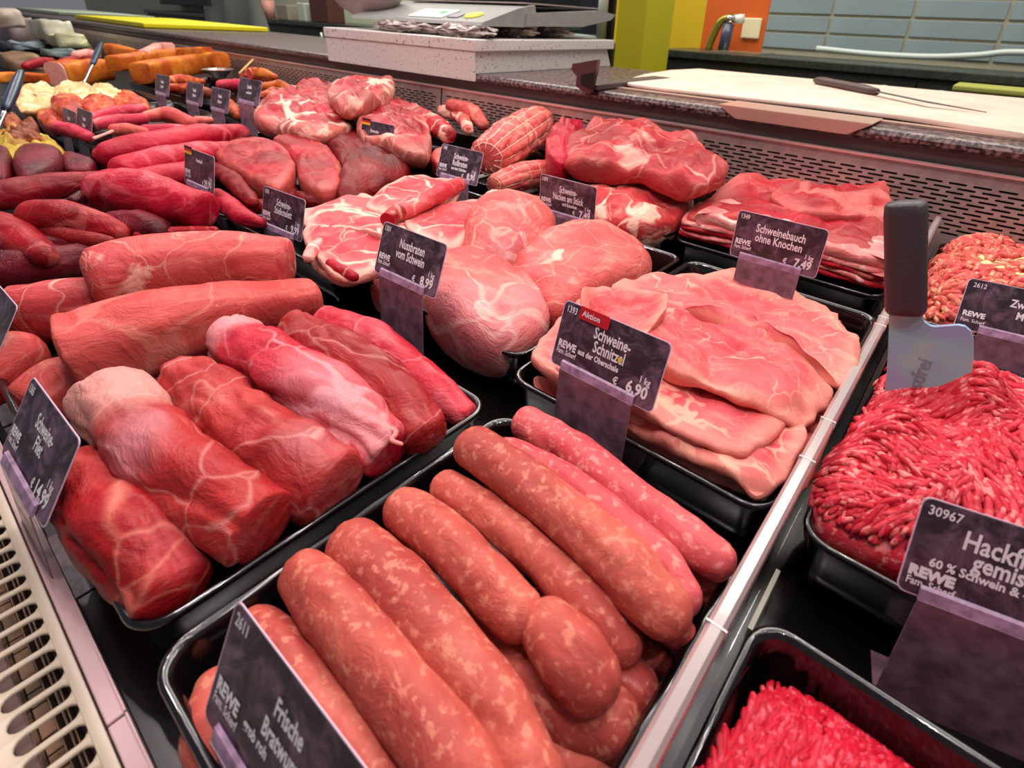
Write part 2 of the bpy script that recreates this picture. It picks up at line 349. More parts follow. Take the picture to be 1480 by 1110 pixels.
for k in range(110): parts.append(boxm(-4+k*.038, -4+k*.038+.034, -.146, -.122, -.24, -.215))
V, F = join(*parts); o = mk('coil_fins', V, F, cop, gr, smooth=False); o['kind'] = 'stuff'
struct('trim_7', boxm(-6, 1.2, -.26, -.03, -.32, -.30), plain('under_tray', (150, 120, 112), .6))
# ------------------------------------------------------------------ trays
def tray(x0, x1, y0, y1, label, depth_=.19, r=.07, z=0.):
    def ring(ins, zz, n=6):
        a, b, c, d = x0+ins, x1-ins, y0+ins, y1-ins; q = max(.012, r-ins*.8); out = []
        for cx_, cy_, s in ((b-q, d-q, 0), (a+q, d-q, 1), (a+q, c+q, 2), (b-q, c+q, 3)):
            for k in range(n+1): t = math.pi/2*(s+k/n); out.append((cx_+q*math.cos(t), cy_+q*math.sin(t), zz+z))
        return out
    prof = [(.07, -depth_), (.045, -depth_*.95), (.030, -depth_*.6), (.018, -.03), (.009, -.016), (.002, -.014), (0, -.008), (.002, -.001), (.008, .002), (.016, -.001), (.024, -.012), (.034, -depth_*.6), (.05, -depth_*.9), (.08, -depth_*.95)]
    V = []; rs = [ring(*p) for p in prof]; n = len(rs[0])
    for q in rs: V += q
    F = [(k*n+i, k*n+(i+1) % n, (k+1)*n+(i+1) % n, (k+1)*n+i) for k in range(len(rs)-1) for i in range(n)]
    F += [tuple(range(n-1, -1, -1)), tuple((len(rs)-1)*n+i for i in range(n))]
    return tag(mk('meat_tray', V, F, BLACK), label, 'tray', 'black display trays')
T = [(-.84, -.13, .015, .90, 'black tray holding the raw bratwurst sausages'), (-1.57, -.88, .015, .90, 'black tray holding the pork tenderloins'),
 (-2.31, -1.62, .015, .90, 'black tray holding the pale pork loins'), (-3.05, -2.36, .05, .93, 'black tray under the dark red beef pieces at the left'),
 (-3.9, -3.1, .05, .93, 'black tray at the left edge, under the rear beef pieces'),
 (-.95, -.13, 1.03, 2.32, 'black tray holding the flat pork schnitzel slices'), (-1.93, -.98, 1.12, 2.32, 'black tray holding the three round pork nut roasts'),
 (-2.93, -1.97, 1.06, 2.32, 'black tray holding the bone-in pork chops'), (-3.98, -2.97, 1.06, 2.32, 'black tray holding the thick roast beef steaks'),
 (-5.0, -4.03, 1.06, 2.32, 'black tray holding the long smooth red beef fillets'), (-6.0, -5.05, 1.06, 2.32, 'black tray holding the pink knuckle joints'),
 (-7.1, -6.05, 1.06, 2.32, 'black tray holding the orange glazed marinated pieces'), (-8.4, -7.2, 1.06, 2.32, 'black tray holding the pale creamy marinated slices'),
 (-1.14, -.16, 2.5, 3.6, 'black tray holding the layered pork belly'), (-2.14, -1.18, 2.5, 3.6, 'black tray holding the marbled pork neck pieces'),
 (-3.24, -2.18, 2.5, 3.6, 'black tray holding the netted rolled roasts'), (-4.9, -3.3, 2.5, 3.6, 'black tray holding the bone-in beef rib cuts at the back'),
 (-6.6, -5.0, 2.5, 3.6, 'black tray of orange marinated skewers at the back'), (-9.4, -6.7, 2.5, 3.6, 'black tray holding the smoked pork slabs at the back'),
 (-.07, .78, -.14, .80, 'black tray with the bright red beef mince, nearest at right'), (-.07, .78, 1.03, 2.2, 'black tray holding the heaped coarse mixed mince'),
 (-.07, .82, 2.4, 3.55, 'black tray holding the onion mince at the back right')]
for t in T: tray(*t)
# clear divider with a thick frosted top edge
dv = empty('divider', (-.103, 1.8, -.2), 'clear acrylic divider with pale thick top edge between sausages and mince', 'divider')
m, nt, b = newmat('clear_acrylic'); b.inputs['Base Color'].default_value = (.9, .9, .92, 1); b.inputs['Transmission Weight'].default_value = 1; b.inputs['Roughness'].default_value = .03; b.inputs['IOR'].default_value = 1.3
V, F = boxm(-.106, -.098, -.1, 3.55, -.199, .12); mk('clear_plate', V, F, m, dv, smooth=False)
fro = plain('frosted_edge', (160, 140, 138), .28, trans=.25, coat=.6, spec=.6)
V, F = prism([(-.121, .112), (-.119, .124), (-.112, .131), (-.095, .131), (-.088, .124), (-.086, .112)], 1, -.1, 3.55)
mk('top_edge', V, F, fro, dv, smooth=False)
V, F = join(*[boxm(-.1215, -.0855, y, y+.003, .111, .1318) for y in (.62, 1.12, 1.3, 1.95, 2.02)]); mk('joint_mark', V, F, plain('joint_grey', (226, 214, 212), .4), dv, smooth=False)
V, F = prism([(-.082, -.198), (-.082, -.12), (-.072, -.12), (-.072, -.198)], 1, .84, 1.02); mk('foot_rail', V, F, plain('pale_rail', (160, 158, 138), .3), dv, smooth=False)
# ------------------------------------------------------------------ price signs
m, nt, b = newmat('slate_card'); tc = N(nt, 'ShaderNodeTexCoord'); n1 = N(nt, 'ShaderNodeTexNoise', i_Scale=52., i_Detail=7., i_Roughness=.68); nt.links.new(tc.outputs['Object'], n1.inputs['Vector'])
n1.inputs['Distortion'].default_value = .8
nt.links.new(mixc(nt, ramp(nt, n1.outputs[0], .40, .72), lin((44, 36, 44)), lin((124, 96, 116))), b.inputs['Base Color']); b.inputs['Roughness'].default_value = .38
bp = N(nt, 'ShaderNodeBump', i_Strength=.35, i_Distance=.001); nt.links.new(n1.outputs[0], bp.inputs['Height']); nt.links.new(bp.outputs[0], b.inputs['Normal']); CARD = m
LIP = plain('holder_lip', (184, 148, 180), .32, noise_amt=.3, noise_scale=150, bump=.2)  # paler than the plate: light on the up-facing fold is in the colour
HOLD = plain('holder_plate', (146, 112, 128), .3, noise_amt=.35, noise_scale=90, bump=.15, coat=.3)
WHITE = plain('white_print', (232, 226, 230), .5); EDGE = plain('card_edge', (206, 176, 196), .4); REDT = plain('red_tab', (188, 22, 40), .35)
def text_mesh(txt, size, x, y, align='LEFT', sx=.8, bold=.0, lsp=1.):
    cu = bpy.data.curves.new('t', 'FONT'); cu.body = txt; cu.size = size; cu.align_x = align; cu.offset = bold; cu.resolution_u = 2; cu.space_character = lsp
    o = bpy.data.objects.new('t', cu); COL.objects.link(o); dg = bpy.context.evaluated_depsgraph_get(); me = o.evaluated_get(dg).to_mesh()
    V = [(x+v.co.x*sx, y+v.co.y, 0) for v in me.vertices]; F = [tuple(p.vertices) for p in me.polygons]; o.to_mesh_clear()
    bpy.data.objects.remove(o); bpy.data.curves.remove(cu); return V, F
CW, CH = .355, .2
def sign(pos, yaw, tilt, lines, label, tab=None, flag=False, stand=True, group=None, w=CW, h=CH, plate=(.12, .84), zfoot=-.2, fdy=-.02, near=1., spot=None):
    pos = tuple(np.array([0, 0, 1.])+near*(np.array(pos, float)-[0, 0, 1.])); w *= near; h *= near
    """lines: (text, size, x, y, align, squeeze, bold) in card fractions"""
    e = empty('price_sign', pos, label, 'price sign', group)
    ux = np.array([math.cos(yaw), math.sin(yaw), 0]); nn = np.array([-math.sin(yaw), math.cos(yaw), 0]); up = np.array([0, 0, 1])*math.cos(tilt)+nn*math.sin(tilt)
    fw = np.cross(ux, up); b0 = np.array(pos, float)
    W = lambda x, y, d=0.: b0+ux*(x-w/2)+up*y+fw*d
    r = .014; out = []
    for cx_, cy_, s in ((w-r, h-r, 0), (r, h-r, 1), (r, r, 2), (w-r, r, 3)):
        for k in range(4): t = math.pi/2*(s+k/3); out.append((cx_+r*math.cos(t), cy_+r*math.sin(t)))
    n = len(out); V = [W(x, y, .0012) for x, y in out]+[W(x, y, -.0012) for x, y in out]; F = [tuple(range(n)), tuple(range(2*n-1, n-1, -1))]
    mk('card', V, F, CARD, e, smooth=False)
    V = [W(x+(.0022 if x > w/2 else -.0022), y+(.0022 if y > h/2 else -.0022), d) for d in (.0010, -.0010) for x, y in out]
    F = [(i, i+n, (i+1) % n+n, (i+1) % n) for i in range(n)]+[tuple(range(n-1, -1, -1)), tuple(range(n, 2*n))]
    mk('card_rim', V, F, EDGE, e, smooth=False)
    for t in lines:
        txt, size, x, y, al, sq, bo = t; v, f = text_mesh(txt, size*h, x*w, y*h, al, sq, bo*h); mk('lettering', [W(a, c, .0026) for a, c, _ in v], f, WHITE, e, smooth=False)
    if stand:
        xa, xb = plate[0]*w, plate[1]*w
        sec = [(.0035, .035), (.0065, .035), (.0065, -.002), (.0035, -.002)]
        V = [W(x, yy, d) for x in (xa, xb) for d, yy in ((.0035, .024), (.0095, .019), (.0095, -.004), (.0035, -.004))]
        F = [(0, 1, 2, 3), (7, 6, 5, 4)]+[(i, i+4, (i+1) % 4+4, (i+1) % 4) for i in range(4)]; mk('holder_lip', V, F, LIP, e, smooth=False)
        t0, t1 = W(xa, -.003, .008), W(xb, -.003, .008); V = []
        for q in (t0, t1):
            V += [q, q-nn*.003, np.array([q[0], q[1], zfoot])-nn*.003+nn*fdy, np.array([q[0], q[1], zfoot])+nn*fdy]
        F = [(0, 1, 2, 3), (7, 6, 5, 4)]+[(i, i+4, (i+1) % 4+4, (i+1) % 4) for i in range(4)]; mk('holder_plate', V, F, HOLD, e, smooth=False)
        f0, f1 = V[3], V[7]; V, F = [], []
        for q in (f0, f1): V += [q, q+nn*.09, q+nn*.09+np.array([0, 0, .004]), q+np.array([0, 0, .004])]
        F = [(0, 1, 2, 3), (7, 6, 5, 4)]+[(i, i+4, (i+1) % 4+4, (i+1) % 4) for i in range(4)]; mk('foot', V, F, HOLD, e, smooth=False)
    if tab:
        V = [W(x, y, d) for d in (.003, .006) for x, y in ((.17*w, .83*h), (.46*w, .83*h), (.46*w, .98*h), (.445*w, 1.02*h), (.17*w, 1.02*h))]
        mk('tab', V, [(0, 1, 2, 3, 4), (9, 8, 7, 6, 5)]+[(i, i+5, (i+1) % 5+5, (i+1) % 5) for i in range(5)], REDT, e, smooth=False)
        v, f = text_mesh(tab, .12*h, .20*w, .885*h, 'LEFT', .95, .002*h); mk('tab_lettering', [W(a, c, .0075) for a, c, _ in v], f, WHITE, e, smooth=False)
    if spot: V = [W(spot[0]*w+.006*math.cos(t), spot[1]*h+.0075*math.sin(t), .0034) for t in [i*math.pi/6 for i in range(12)]]; mk('spot', V, [tuple(range(12))], plain('yellow_spot', (226, 190, 60), .4), e, smooth=False)
    if flag:
        for i, c in enumerate(((14, 12, 14), (200, 30, 30), (236, 176, 40))):
            V = [W(x, y, d) for d in (.003, .005) for x, y in ((.01*w, (.98-i*.07)*h), (.27*w, (.98-i*.07)*h), (.27*w, (1.05-i*.07)*h), (.01*w, (1.05-i*.07)*h))]
            mk('flag_stripe', V, [(0, 1, 2, 3), (7, 6, 5, 4)]+[(k, k+4, (k+1) % 4+4, (k+1) % 4) for k in range(4)], plain('flag%d' % i, c, .4), e, smooth=False)
    return e
def std(num, titles, price, sub=None, tsz=.245, tx=.52, ty=.64, sq=.62, ssz=.125, shop=True, kg=True, sx=.36):
    L = [(num, .145, .03, .85, 'LEFT', .68, .002)] if num else []
    for i, t in enumerate(titles): L.append((t, tsz, tx, ty-i*.2, 'CENTER', sq, .005))
    if sub: L.append((sub, ssz, sx, ty-.2*len(titles)+.07, 'LEFT' if sx < .3 else 'CENTER', .72, .004))
    if shop: L += [('REWE', .155, .03, .30, 'LEFT', .8, .007), ('Fam. Scherf', .115, .03, .20, 'LEFT', .66, .002)]
    if price: L += [(chr(8364)+' ', .15, .68, .14, 'RIGHT', .8, .004), (price, .24, .93, .13, 'RIGHT', .82, .008)]
    if price and kg: L.append(('1 kg', .14, .93, .33, 'RIGHT', .75, .003))
    return L
sg = sign((-.667, 1.115, .056), -.022, .295, std('1393', ['Schweine-', 'Schnitzel'], '6,90', 'aus der Oberschale', sx=.44), 'slate price sign Schweine-Schnitzel with a red Aktion tab', tab='Aktion', near=.93, spot=(.63, .50))
SPOT = plain('yellow_spot', (226, 190, 60), .4)
sign((-1.56, 1.114, .078), .019, .359, std('1301', ['Nussbraten', 'vom Schwein'], '8,99'), 'slate price sign Nussbraten vom Schwein in front of the round roasts', near=.92)
sign((-1.492, -.028, -.023), .026, .577, std('1365', ['Schweine-', 'Filet'], '14,99'), 'slate price sign Schweine-Filet at the front left, before the tenderloins', near=.92)
sign((-.564, 2.239, .11), .018, .056, std('1349', ['Schweinebauch', 'ohne Knochen'], '7,49', sq=.66), 'slate price sign Schweinebauch ohne Knochen before the pork belly', near=.92)
sign((-1.617, 2.2, .066), .01, 0, std('1309', ['Schweine-', 'Nacken am St'+chr(252)+'ck'], '7,49', 'mit Knochen', sq=.56, sx=.56), 'slate price sign Schweine-Nacken am St'+chr(252)+'ck below the marbled pork neck')
sign((-2.519, 2.25, .073), .031, .333, std('1308', ['Schweine-', 'Rollbraten'], '8,90', 'aus dem Schinken', sx=.52), 'slate price sign Schweine-Rollbraten before the netted roast')
sign((-2.60, 1.16, -.01), .06, .273, std('1303', ['Schweine-', 'Stielkotelett'], '9,99'), 'slate price sign Schweine-Stielkotelett at the left of the chops')
sign((-3.348, 1.094, .071), .033, .223, std(None, ['Roastbeef'], '39,90', ty=.7, tsz=.15), 'slate price sign Roastbeef with a small flag, before the thick steaks', flag=True)
sign((.301, 1.072, .001), .234, .338, [('30967', .135, .03, .85, 'LEFT', .85, .002), ('Hackfleisch', .27, .22, .62, 'LEFT', .72, .006), ('gemischt', .24, .29, .45, 'LEFT', .75, .006), ('60 % Schwein & 40 % Rind', .125, .105, .34, 'LEFT', .9, .004), ('REWE', .145, .025, .20, 'LEFT', 1., .010), ('Fam. Scherf', .11, .025, .10, 'LEFT', .8, .002)],
     'large slate price sign 30967 Hackfleisch gemischt below the mixed mince', plate=(.10, .86), near=.93)
sign((.281, 2.574, -.043), .165, .334, [('2612', .13, .05, .85, 'LEFT', .85, .001), ('Zwiebel-', .21, .42, .62, 'LEFT', .8, .005), ('Mett', .21, .50, .40, 'LEFT', .8, .005), ('REWE', .14, .035, .27, 'LEFT', 1., .007), ('Fam. Scherf', .1, .035, .15, 'LEFT', .85, .001)],
     'slate price sign 2612 Zwiebel-Mett at the right, before the onion mince', plate=(.22, .9), near=.86)
sign((-.499, .05, .002), .008, .452, std('2611', ['Frische', 'Bratwurst'], '9,90', 'grob roh', tsz=.2), 'slate price sign Frische Bratwurst cut off by the bottom edge', fdy=-.045)
sign((-3.383, 2.27, .103), .043, .258, [('Entrec'+chr(244)+'te', .15, .3, .62, 'LEFT', .75, .004)], 'slate price sign with a small flag before the rear rib steaks', flag=True)
sign((-4.805, 1.111, -.10), .048, .278, [('Rinderfilet', .15, .3, .5, 'LEFT', .75, .004)], 'small slate sign with a flag before the long smooth beef fillets', flag=True)
e = sign((-4.977, 2.144, .248), .04, .347, [('Spie'+chr(223)+'e', .2, .5, .62, 'CENTER', .7, .005), ('mariniert', .16, .5, .4, 'CENTER', .7, .005)], 'far slate sign with a round red dot on its top edge, on a tall stand')
V, F = prism([(-4.90+.045*math.cos(t), .485+.045*math.sin(t)) for t in [i*math.pi/6 for i in range(12)]], 1, 2.17, 2.18); mk('red_dot', V, F, REDT, e, smooth=False)
for x, y, z, l in ((-5.62, 2.155, .105, 'far slate sign directly left of the one with the red dot'), (-6.152, 2.143, .103, 'far slate sign second from the left in the rear row of four'),
                   (-6.963, 2.142, .103, 'far slate sign leftmost of the rear row, by the smoked slabs'), (-5.885, 1.072, -.02, 'far left slate sign, left one of the overlapping pair'),
                   (-5.527, 1.096, .02, 'far left slate sign, right one of the overlapping pair, seen at an angle'), (-7.278, 1.098, -.04, 'small slate sign at the far left below the pale slices')):
    sign((x, y, z), 0.02, .3, [('Hausgemacht', .15, .5, .62, 'CENTER', .6, .005), ('mariniert', .15, .5, .42, 'CENTER', .7, .005)] if 0 else [('Steak', .2, .5, .6, 'CENTER', .8, .006), ('Natur', .2, .5, .36, 'CENTER', .8, .006)], l)
sign((-2.21, .01, .02), .03, .58, std(None, ['Schweine-', 'Lachse'], '9,99'), 'slate price sign cut by the left edge, before the pork loins')
# yellow speck on the schnitzel sign
# ------------------------------------------------------------------ meat materials
M_SAUS = meat('sausage_meat', (196, 106, 88), (164, 74, 66), (228, 150, 124), vein=.0, patch=.0, grain=(4, 9, 9), gamt=.2, speck=.42, spscale=50, rough=.36, bump=.3)
M_SAUSP = meat('sausage_meat_pink', (212, 108, 108), (192, 78, 84), (236, 168, 156), vein=.0, patch=.0, grain=(4, 9, 9), gamt=.2, speck=.42, spscale=50, rough=.34, bump=.3)
M_FIL = meat('tenderloin', (174, 52, 50), (138, 24, 30), (222, 160, 150), vein=.7, vscale=3.4, patch=.16, grain=(2.2, 15, 15), gamt=.26, skin=.6, rough=.24, edge=.72)
M_FILB = meat('tenderloin_brown', (188, 74, 68), (158, 44, 46), (222, 160, 150), vein=.8, vscale=3.6, patch=.16, grain=(2.2, 15, 15), gamt=.3, skin=.7, rough=.24)
M_FILR = meat('tenderloin_red', (168, 26, 32), (122, 10, 18), (222, 134, 114), vein=.8, vscale=2.6, patch=.26, pscale=2., grain=(2.2, 13, 13), gamt=.2, skin=.2, rough=.2)
M_FILP = meat('tenderloin_pink', (202, 62, 78), (178, 32, 54), (230, 160, 162), vein=.6, vscale=3.6, patch=.14, grain=(2.4, 15, 15), gamt=.28, skin=.45, rough=.24, edge=.6)
M_LOIN = meat('loin', (206, 102, 92), (190, 76, 72), (226, 158, 138), vein=.3, vscale=4., patch=.0, grain=(2, 20, 20), gamt=.28, rough=.36)
M_LOINF = meat('loin_fatty', (204, 98, 92), (184, 70, 72), (228, 172, 152), vein=.9, vscale=4.4, patch=.42, pscale=4.2, grain=(2, 18, 18), gamt=.25, rough=.34)
M_BEEF = meat('beef', (160, 18, 34), (116, 6, 20), (206, 104, 100), vein=.3, vscale=4., patch=.05, grain=(2, 22, 22), gamt=.14, rough=.24)
M_BEEFB = meat('beef_bright', (192, 24, 56), (164, 14, 42), (222, 110, 118), vein=.35, vscale=3., patch=.06, grain=(1.6, 18, 18), gamt=.14, rough=.22)
M_BEEFD = meat('beef_dark', (112, 20, 36), (72, 10, 22), (130, 50, 58), vein=.15, vscale=4., patch=.0, grain=(2, 16, 16), gamt=.15, rough=.22)
M_STEAK = meat('steak', (178, 14, 38), (132, 6, 26), (220, 126, 112), vein=.6, vscale=2.2, patch=.24, pscale=2.4, grain=(12, 12, 12), gamt=.08, edge=.3, rough=.22)
M_ROAST = meat('roast_crust', (124, 16, 22), (86, 8, 14), (160, 58, 50), vein=.3, vscale=5., patch=.1, pscale=5, grain=(9, 9, 9), gamt=.2, rough=.3)
M_CHOP = meat('chop', (220, 108, 108), (196, 52, 66), (240, 182, 164), vein=1., vscale=3.8, patch=.3, pscale=4.4, grain=(12, 12, 12), gamt=.25, edge=.7, rough=.26)
M_NUT = meat('nut_roast', (216, 124, 112), (200, 88, 86), (240, 192, 174), vein=.55, vscale=3.6, patch=.34, pscale=3., grain=(4, 13, 13), gamt=.32, skin=.35, rough=.28)
M_SCHN = meat('schnitzel', (220, 120, 116), (206, 88, 94), (242, 178, 150), vein=.55, vscale=7., patch=.06, pscale=4, grain=(6, 26, 6), gamt=.32, edge=.35, rough=.26, bump=.28)
M_BELLY = meat('belly', (184, 24, 42), (150, 8, 28), (232, 146, 134), vein=.35, vscale=2.2, patch=.30, pscale=2.2, grain=(2., 11, 6), gamt=.25, edge=.2, rough=.26)
M_BELLYF = meat('belly_fat', (240, 160, 150), (224, 120, 120), (250, 204, 190), vein=.6, vscale=5., patch=.4, grain=(3, 12, 12), gamt=.6, rough=.32)
M_NECK = meat('neck', (184, 34, 48), (146, 10, 28), (230, 160, 144), vein=1., vscale=2.8, patch=.3, pscale=3.2, grain=(8, 8, 8), gamt=.3, edge=.1, rough=.26)
M_NECKF = meat('neck_fat', (210, 80, 78), (182, 44, 54), (242, 190, 168), vein=.9, vscale=4., patch=.75, pscale=3.4, grain=(6, 8, 8), gamt=.35, rough=.3)
M_ROLL = meat('rolled_roast', (222, 118, 104), (206, 84, 84), (240, 182, 160), vein=.5, vscale=5., patch=.25, grain=(6, 8, 8), gamt=.35, rough=.34)
M_RIB = meat('rib_beef', (184, 22, 46), (140, 6, 28), (236, 178, 158), vein=1., vscale=2.6, patch=.42, pscale=3.2, grain=(8, 8, 8), gamt=.3, edge=.25, rough=.26)
M_PINK = meat('pink_joint', (206, 66, 90), (184, 42, 70), (236, 150, 150), vein=.4, vscale=3., patch=.2, grain=(3, 10, 10), gamt=.3, rough=.28)
M_PEACH = meat('peach_joint', (216, 110, 96), (196, 80, 76), (240, 176, 150), vein=.3, vscale=3., patch=.25, grain=(3, 10, 10), gamt=.3, rough=.3)
M_MARI = meat('orange_marinade', (190, 76, 34), (150, 36, 22), (232, 140, 80), vein=.1, vscale=5., patch=.2, speck=.6, spscale=12, grain=(5, 7, 7), gamt=.5, rough=.16)
M_SMOKE = meat('smoked_rind', (214, 140, 40), (176, 84, 26), (236, 176, 74), vein=.1, vscale=4., patch=.2, grain=(5, 8, 8), gamt=.5, rough=.36, sss=.03)
M_HAM = meat('cut_ham', (238, 196, 178), (232, 178, 160), (238, 186, 164), vein=.2, vscale=4., patch=.2, grain=(6, 6, 6), gamt=.3, rough=.4)
M_PALE = meat('pale_marinade', (224, 222, 150), (212, 186, 120), (240, 232, 190), vein=.2, speck=.6, spscale=10, vscale=5., patch=.3, grain=(6, 6, 6), gamt=.5, rough=.3)
M_GREEN = meat('green_marinade', (186, 178, 44), (150, 120, 30), (206, 196, 84), vein=.1, vscale=5., patch=.3, grain=(8, 8, 8), gamt=.6, rough=.3)
M_BROWN = meat('brown_marinade', (150, 82, 34), (96, 44, 20), (190, 124, 60), vein=.1, vscale=5., patch=.2, grain=(8, 8, 8), gamt=.6, rough=.3)
M_MINCE = meat('mince', (220, 74, 88), (186, 24, 48), (238, 138, 134), vein=.0, patch=.0, grain=(9, 9, 9), gamt=.2, speck=.85, spscale=34, rough=.3, sss=.1, bump=.3)
M_MINCEB = meat('beef_mince', (206, 32, 60), (182, 16, 42), (228, 100, 116), vein=.0, patch=.0, grain=(9, 9, 9), gamt=.2, speck=.6, spscale=34, rough=.3, sss=.1, bump=.3)
M_METT = meat('onion_mince', (222, 122, 106), (202, 74, 70), (240, 180, 140), vein=.0, patch=.1, grain=(9, 9, 9), gamt=.4, speck=.9, spscale=26, rough=.34, sss=.1, bump=.5)
# ------------------------------------------------------------------ bratwurst tray
GS = 'raw bratwurst sausages'
def saus(label, pts, rp, z, mat=M_SAUS, **k): return log('bratwurst', label, 'sausage', mat, pts, rp, z, n=44, m=32, amp=.11, nf=5., group=GS, **k)
saus('thick bratwurst on top in the middle of the pile, its blunt end towards the divider', [(688, 650), (762, 702), (850, 776), (918, 838), (960, 882)], [33, 38, 42, 47, 44], [.085, .095, .095, .085, .07])
saus('pink-red bratwurst tucked between the top middle one and the rearmost one', [(735, 655), (800, 690), (880, 750), (950, 815), (984, 860)], [26, 29, 32, 36, 34], [.05, .055, .055, .05, .035], M_SAUSP)
saus('rearmost bright pink bratwurst, next to the schnitzel tray', [(764, 612), (832, 655), (920, 724), (990, 778), (1036, 808)], [26, 30, 32, 35, 30], [.02, .035, .045, .045, .035], M_SAUSP)
saus('long bratwurst just before the top middle one, ending in a low pinched tip', [(646, 706), (712, 748), (790, 815), (860, 886), (898, 930)], [27, 31, 35, 38, 34], [.03, .04, .04, .03, .01])
saus('brownish bratwurst whose front end meets a swollen stub', [(588, 738), (640, 778), (700, 838), (748, 888)], [35, 39, 42, 40], [.03, .045, .05, .045])
saus('short swollen bratwurst stub continuing the brownish one', [(794, 908), (824, 944), (852, 978)], [42, 52, 50], [.05, .055, .035])
saus('long brown bratwurst running down to the bottom edge left of the swollen stub', [(512, 792), (572, 850), (650, 942), (722, 1034), (770, 1120)], [40, 48, 52, 54, 50], [.02, .04, .04, .02, .0])
saus('thick salmon-coloured bratwurst cut by the bottom edge, second from the front', [(440, 832), (500, 900), (580, 1000), (660, 1110), (700, 1180)], [38, 50, 56, 58, 54], [.03, .045, .045, .03, .01])
saus('orange-red bratwurst partly behind the Bratwurst price sign', [(372, 900), (420, 960), (490, 1060), (560, 1170)], [26, 42, 50, 52], [-.02, .0, .0, -.02])
saus('foremost bratwurst, bulging out at the left behind the price sign', [(316, 1000), (312, 1060), (350, 1130)], [34, 46, 46], [-.06, -.05, -.05])
saus('bratwurst end peeping out under the rearmost sausage by the divider', [(900, 770), (980, 825), (1032, 852)], [26, 30, 28], [-.05, -.05, -.05])
saus('bratwurst end standing up behind the blunt tip of the top sausage', [(900, 850), (960, 895), (984, 918)], [30, 30, 24], [-.02, -.0, -.02], M_SAUSP)
saus('lower bratwurst end below the pinched tip, facing the divider', [(780, 880), (860, 950), (918, 1000)], [30, 38, 40], [-.05, -.05, -.05])
saus('small tapering bratwurst end lowest by the divider', [(880, 910), (940, 950), (972, 972)], [22, 24, 18], [-.07, -.07, -.07])
saus('lower bratwurst lying under the swollen stub and cut by the bottom edge', [(700, 900), (790, 1000), (880, 1040)], [46, 56, 54], [-.06, -.05, -.05])
saus('lower bratwurst at the bottom edge right of the long brown one', [(700, 1040), (790, 1090), (860, 1100)], [44, 50, 46], [-.09, -.09, -.09])
# ------------------------------------------------------------------ tenderloins
GF = 'pork tenderloins'
def fil(label, mat, pts, rp, z, **k): return log('pork_tenderloin', label, 'meat', mat, pts, rp, z, n=80, m=60, amp=.2, nf=3.2, group=GF, crease=.11, **k)
fil('foremost deep red tenderloin, folded end in the tray corner', M_FILR, [(118, 690), (165, 740), (215, 800), (252, 850)], [46, 62, 64, 56], [.0, .01, .01, -.01], ends=(.7, .5))
fil('glossy red tenderloin with a pale silver-skinned head, second from the front', M_FIL, [(160, 578), (222, 645), (300, 715), (376, 768)], [50, 62, 64, 58], [.06, .065, .06, .045], ends=(.6, .12), head=.85)
fil('brownish red tenderloin in the middle of the tray with a silvery stripe', M_FILB, [(270, 545), (330, 598), (410, 660), (476, 708)], [38, 53, 57, 50], [.04, .05, .05, .03], ends=(.6, .3))
fil('thick pink tenderloin with a purple sinewy head, fourth from the front', M_FILP, [(345, 492), (410, 540), (500, 600), (560, 642)], [42, 52, 56, 48], [.05, .065, .06, .04], ends=(.5, .4), head=.4)
fil('tenderloin folded back over itself behind the thick pink one', M_FIL, [(430, 480), (500, 525), (570, 580), (612, 630)], [34, 44, 46, 36], [.05, .06, .05, .03], ends=(.5, .5))
fil('rearmost smooth pink tenderloin along the tray rim', M_FILP, [(470, 462), (548, 500), (620, 560), (672, 600)], [20, 30, 32, 22], [.03, .035, .01, -.02], ends=(.5, .6))
fil('small tapered tenderloin end in the rear right tray corner', M_FILP, [(560, 540), (630, 585), (676, 598)], [26, 28, 14], [-.05, -.04, -.04], ends=(.4, .8))
log('fat_trim', 'small curled scrap of fat on the thick pink tenderloin', 'fat', M_BELLYF, [(563, 618), (572, 626), (566, 636), (580, 642)], [3, 4, 4, 3], .095, n=14, m=10)
# ------------------------------------------------------------------ loins
GL = 'pork loins'
def loin(label, mat, pts, rp, z, **k):
    k.setdefault('sq', 2.5); k.setdefault('group', GL); return log('pork_loin', label, 'meat', mat, pts, rp, z, n=44, m=36, amp=.07, nf=3.2, **k)
loin('upper pork loin with fat veins and a greyish membrane on its left end', M_LOINF, [(150, 410), (220, 392), (320, 380), (408, 382)], [54, 52, 46, 38], [.13, .14, .14, .13], ends=(.35, .35))
loin('smooth pork loin lying diagonally in front of the veined one', M_LOIN, [(110, 520), (220, 482), (340, 452), (452, 432)], [68, 58, 42, 28], [.03, .05, .05, .04], ends=(.15, .5), sq=3.)
loin('short loin piece with a pale fat strip behind the smooth loin', M_LOINF, [(30, 458), (90, 448), (150, 440)], [44, 42, 40], [.02, .04, .04], ends=(.2, .3))
loin('orange-red rounded loin end in the front right corner of its tray', M_LOIN, [(52, 585), (90, 560), (140, 545)], [40, 44, 40], [-.06, -.05, -.05], ends=(.5, .3))
loin('loin piece cut by the left edge, beside the orange-red end', M_LOIN, [(-60, 560), (-14, 540), (20, 520)], [44, 46, 42], [-.02, -.02, -.02])
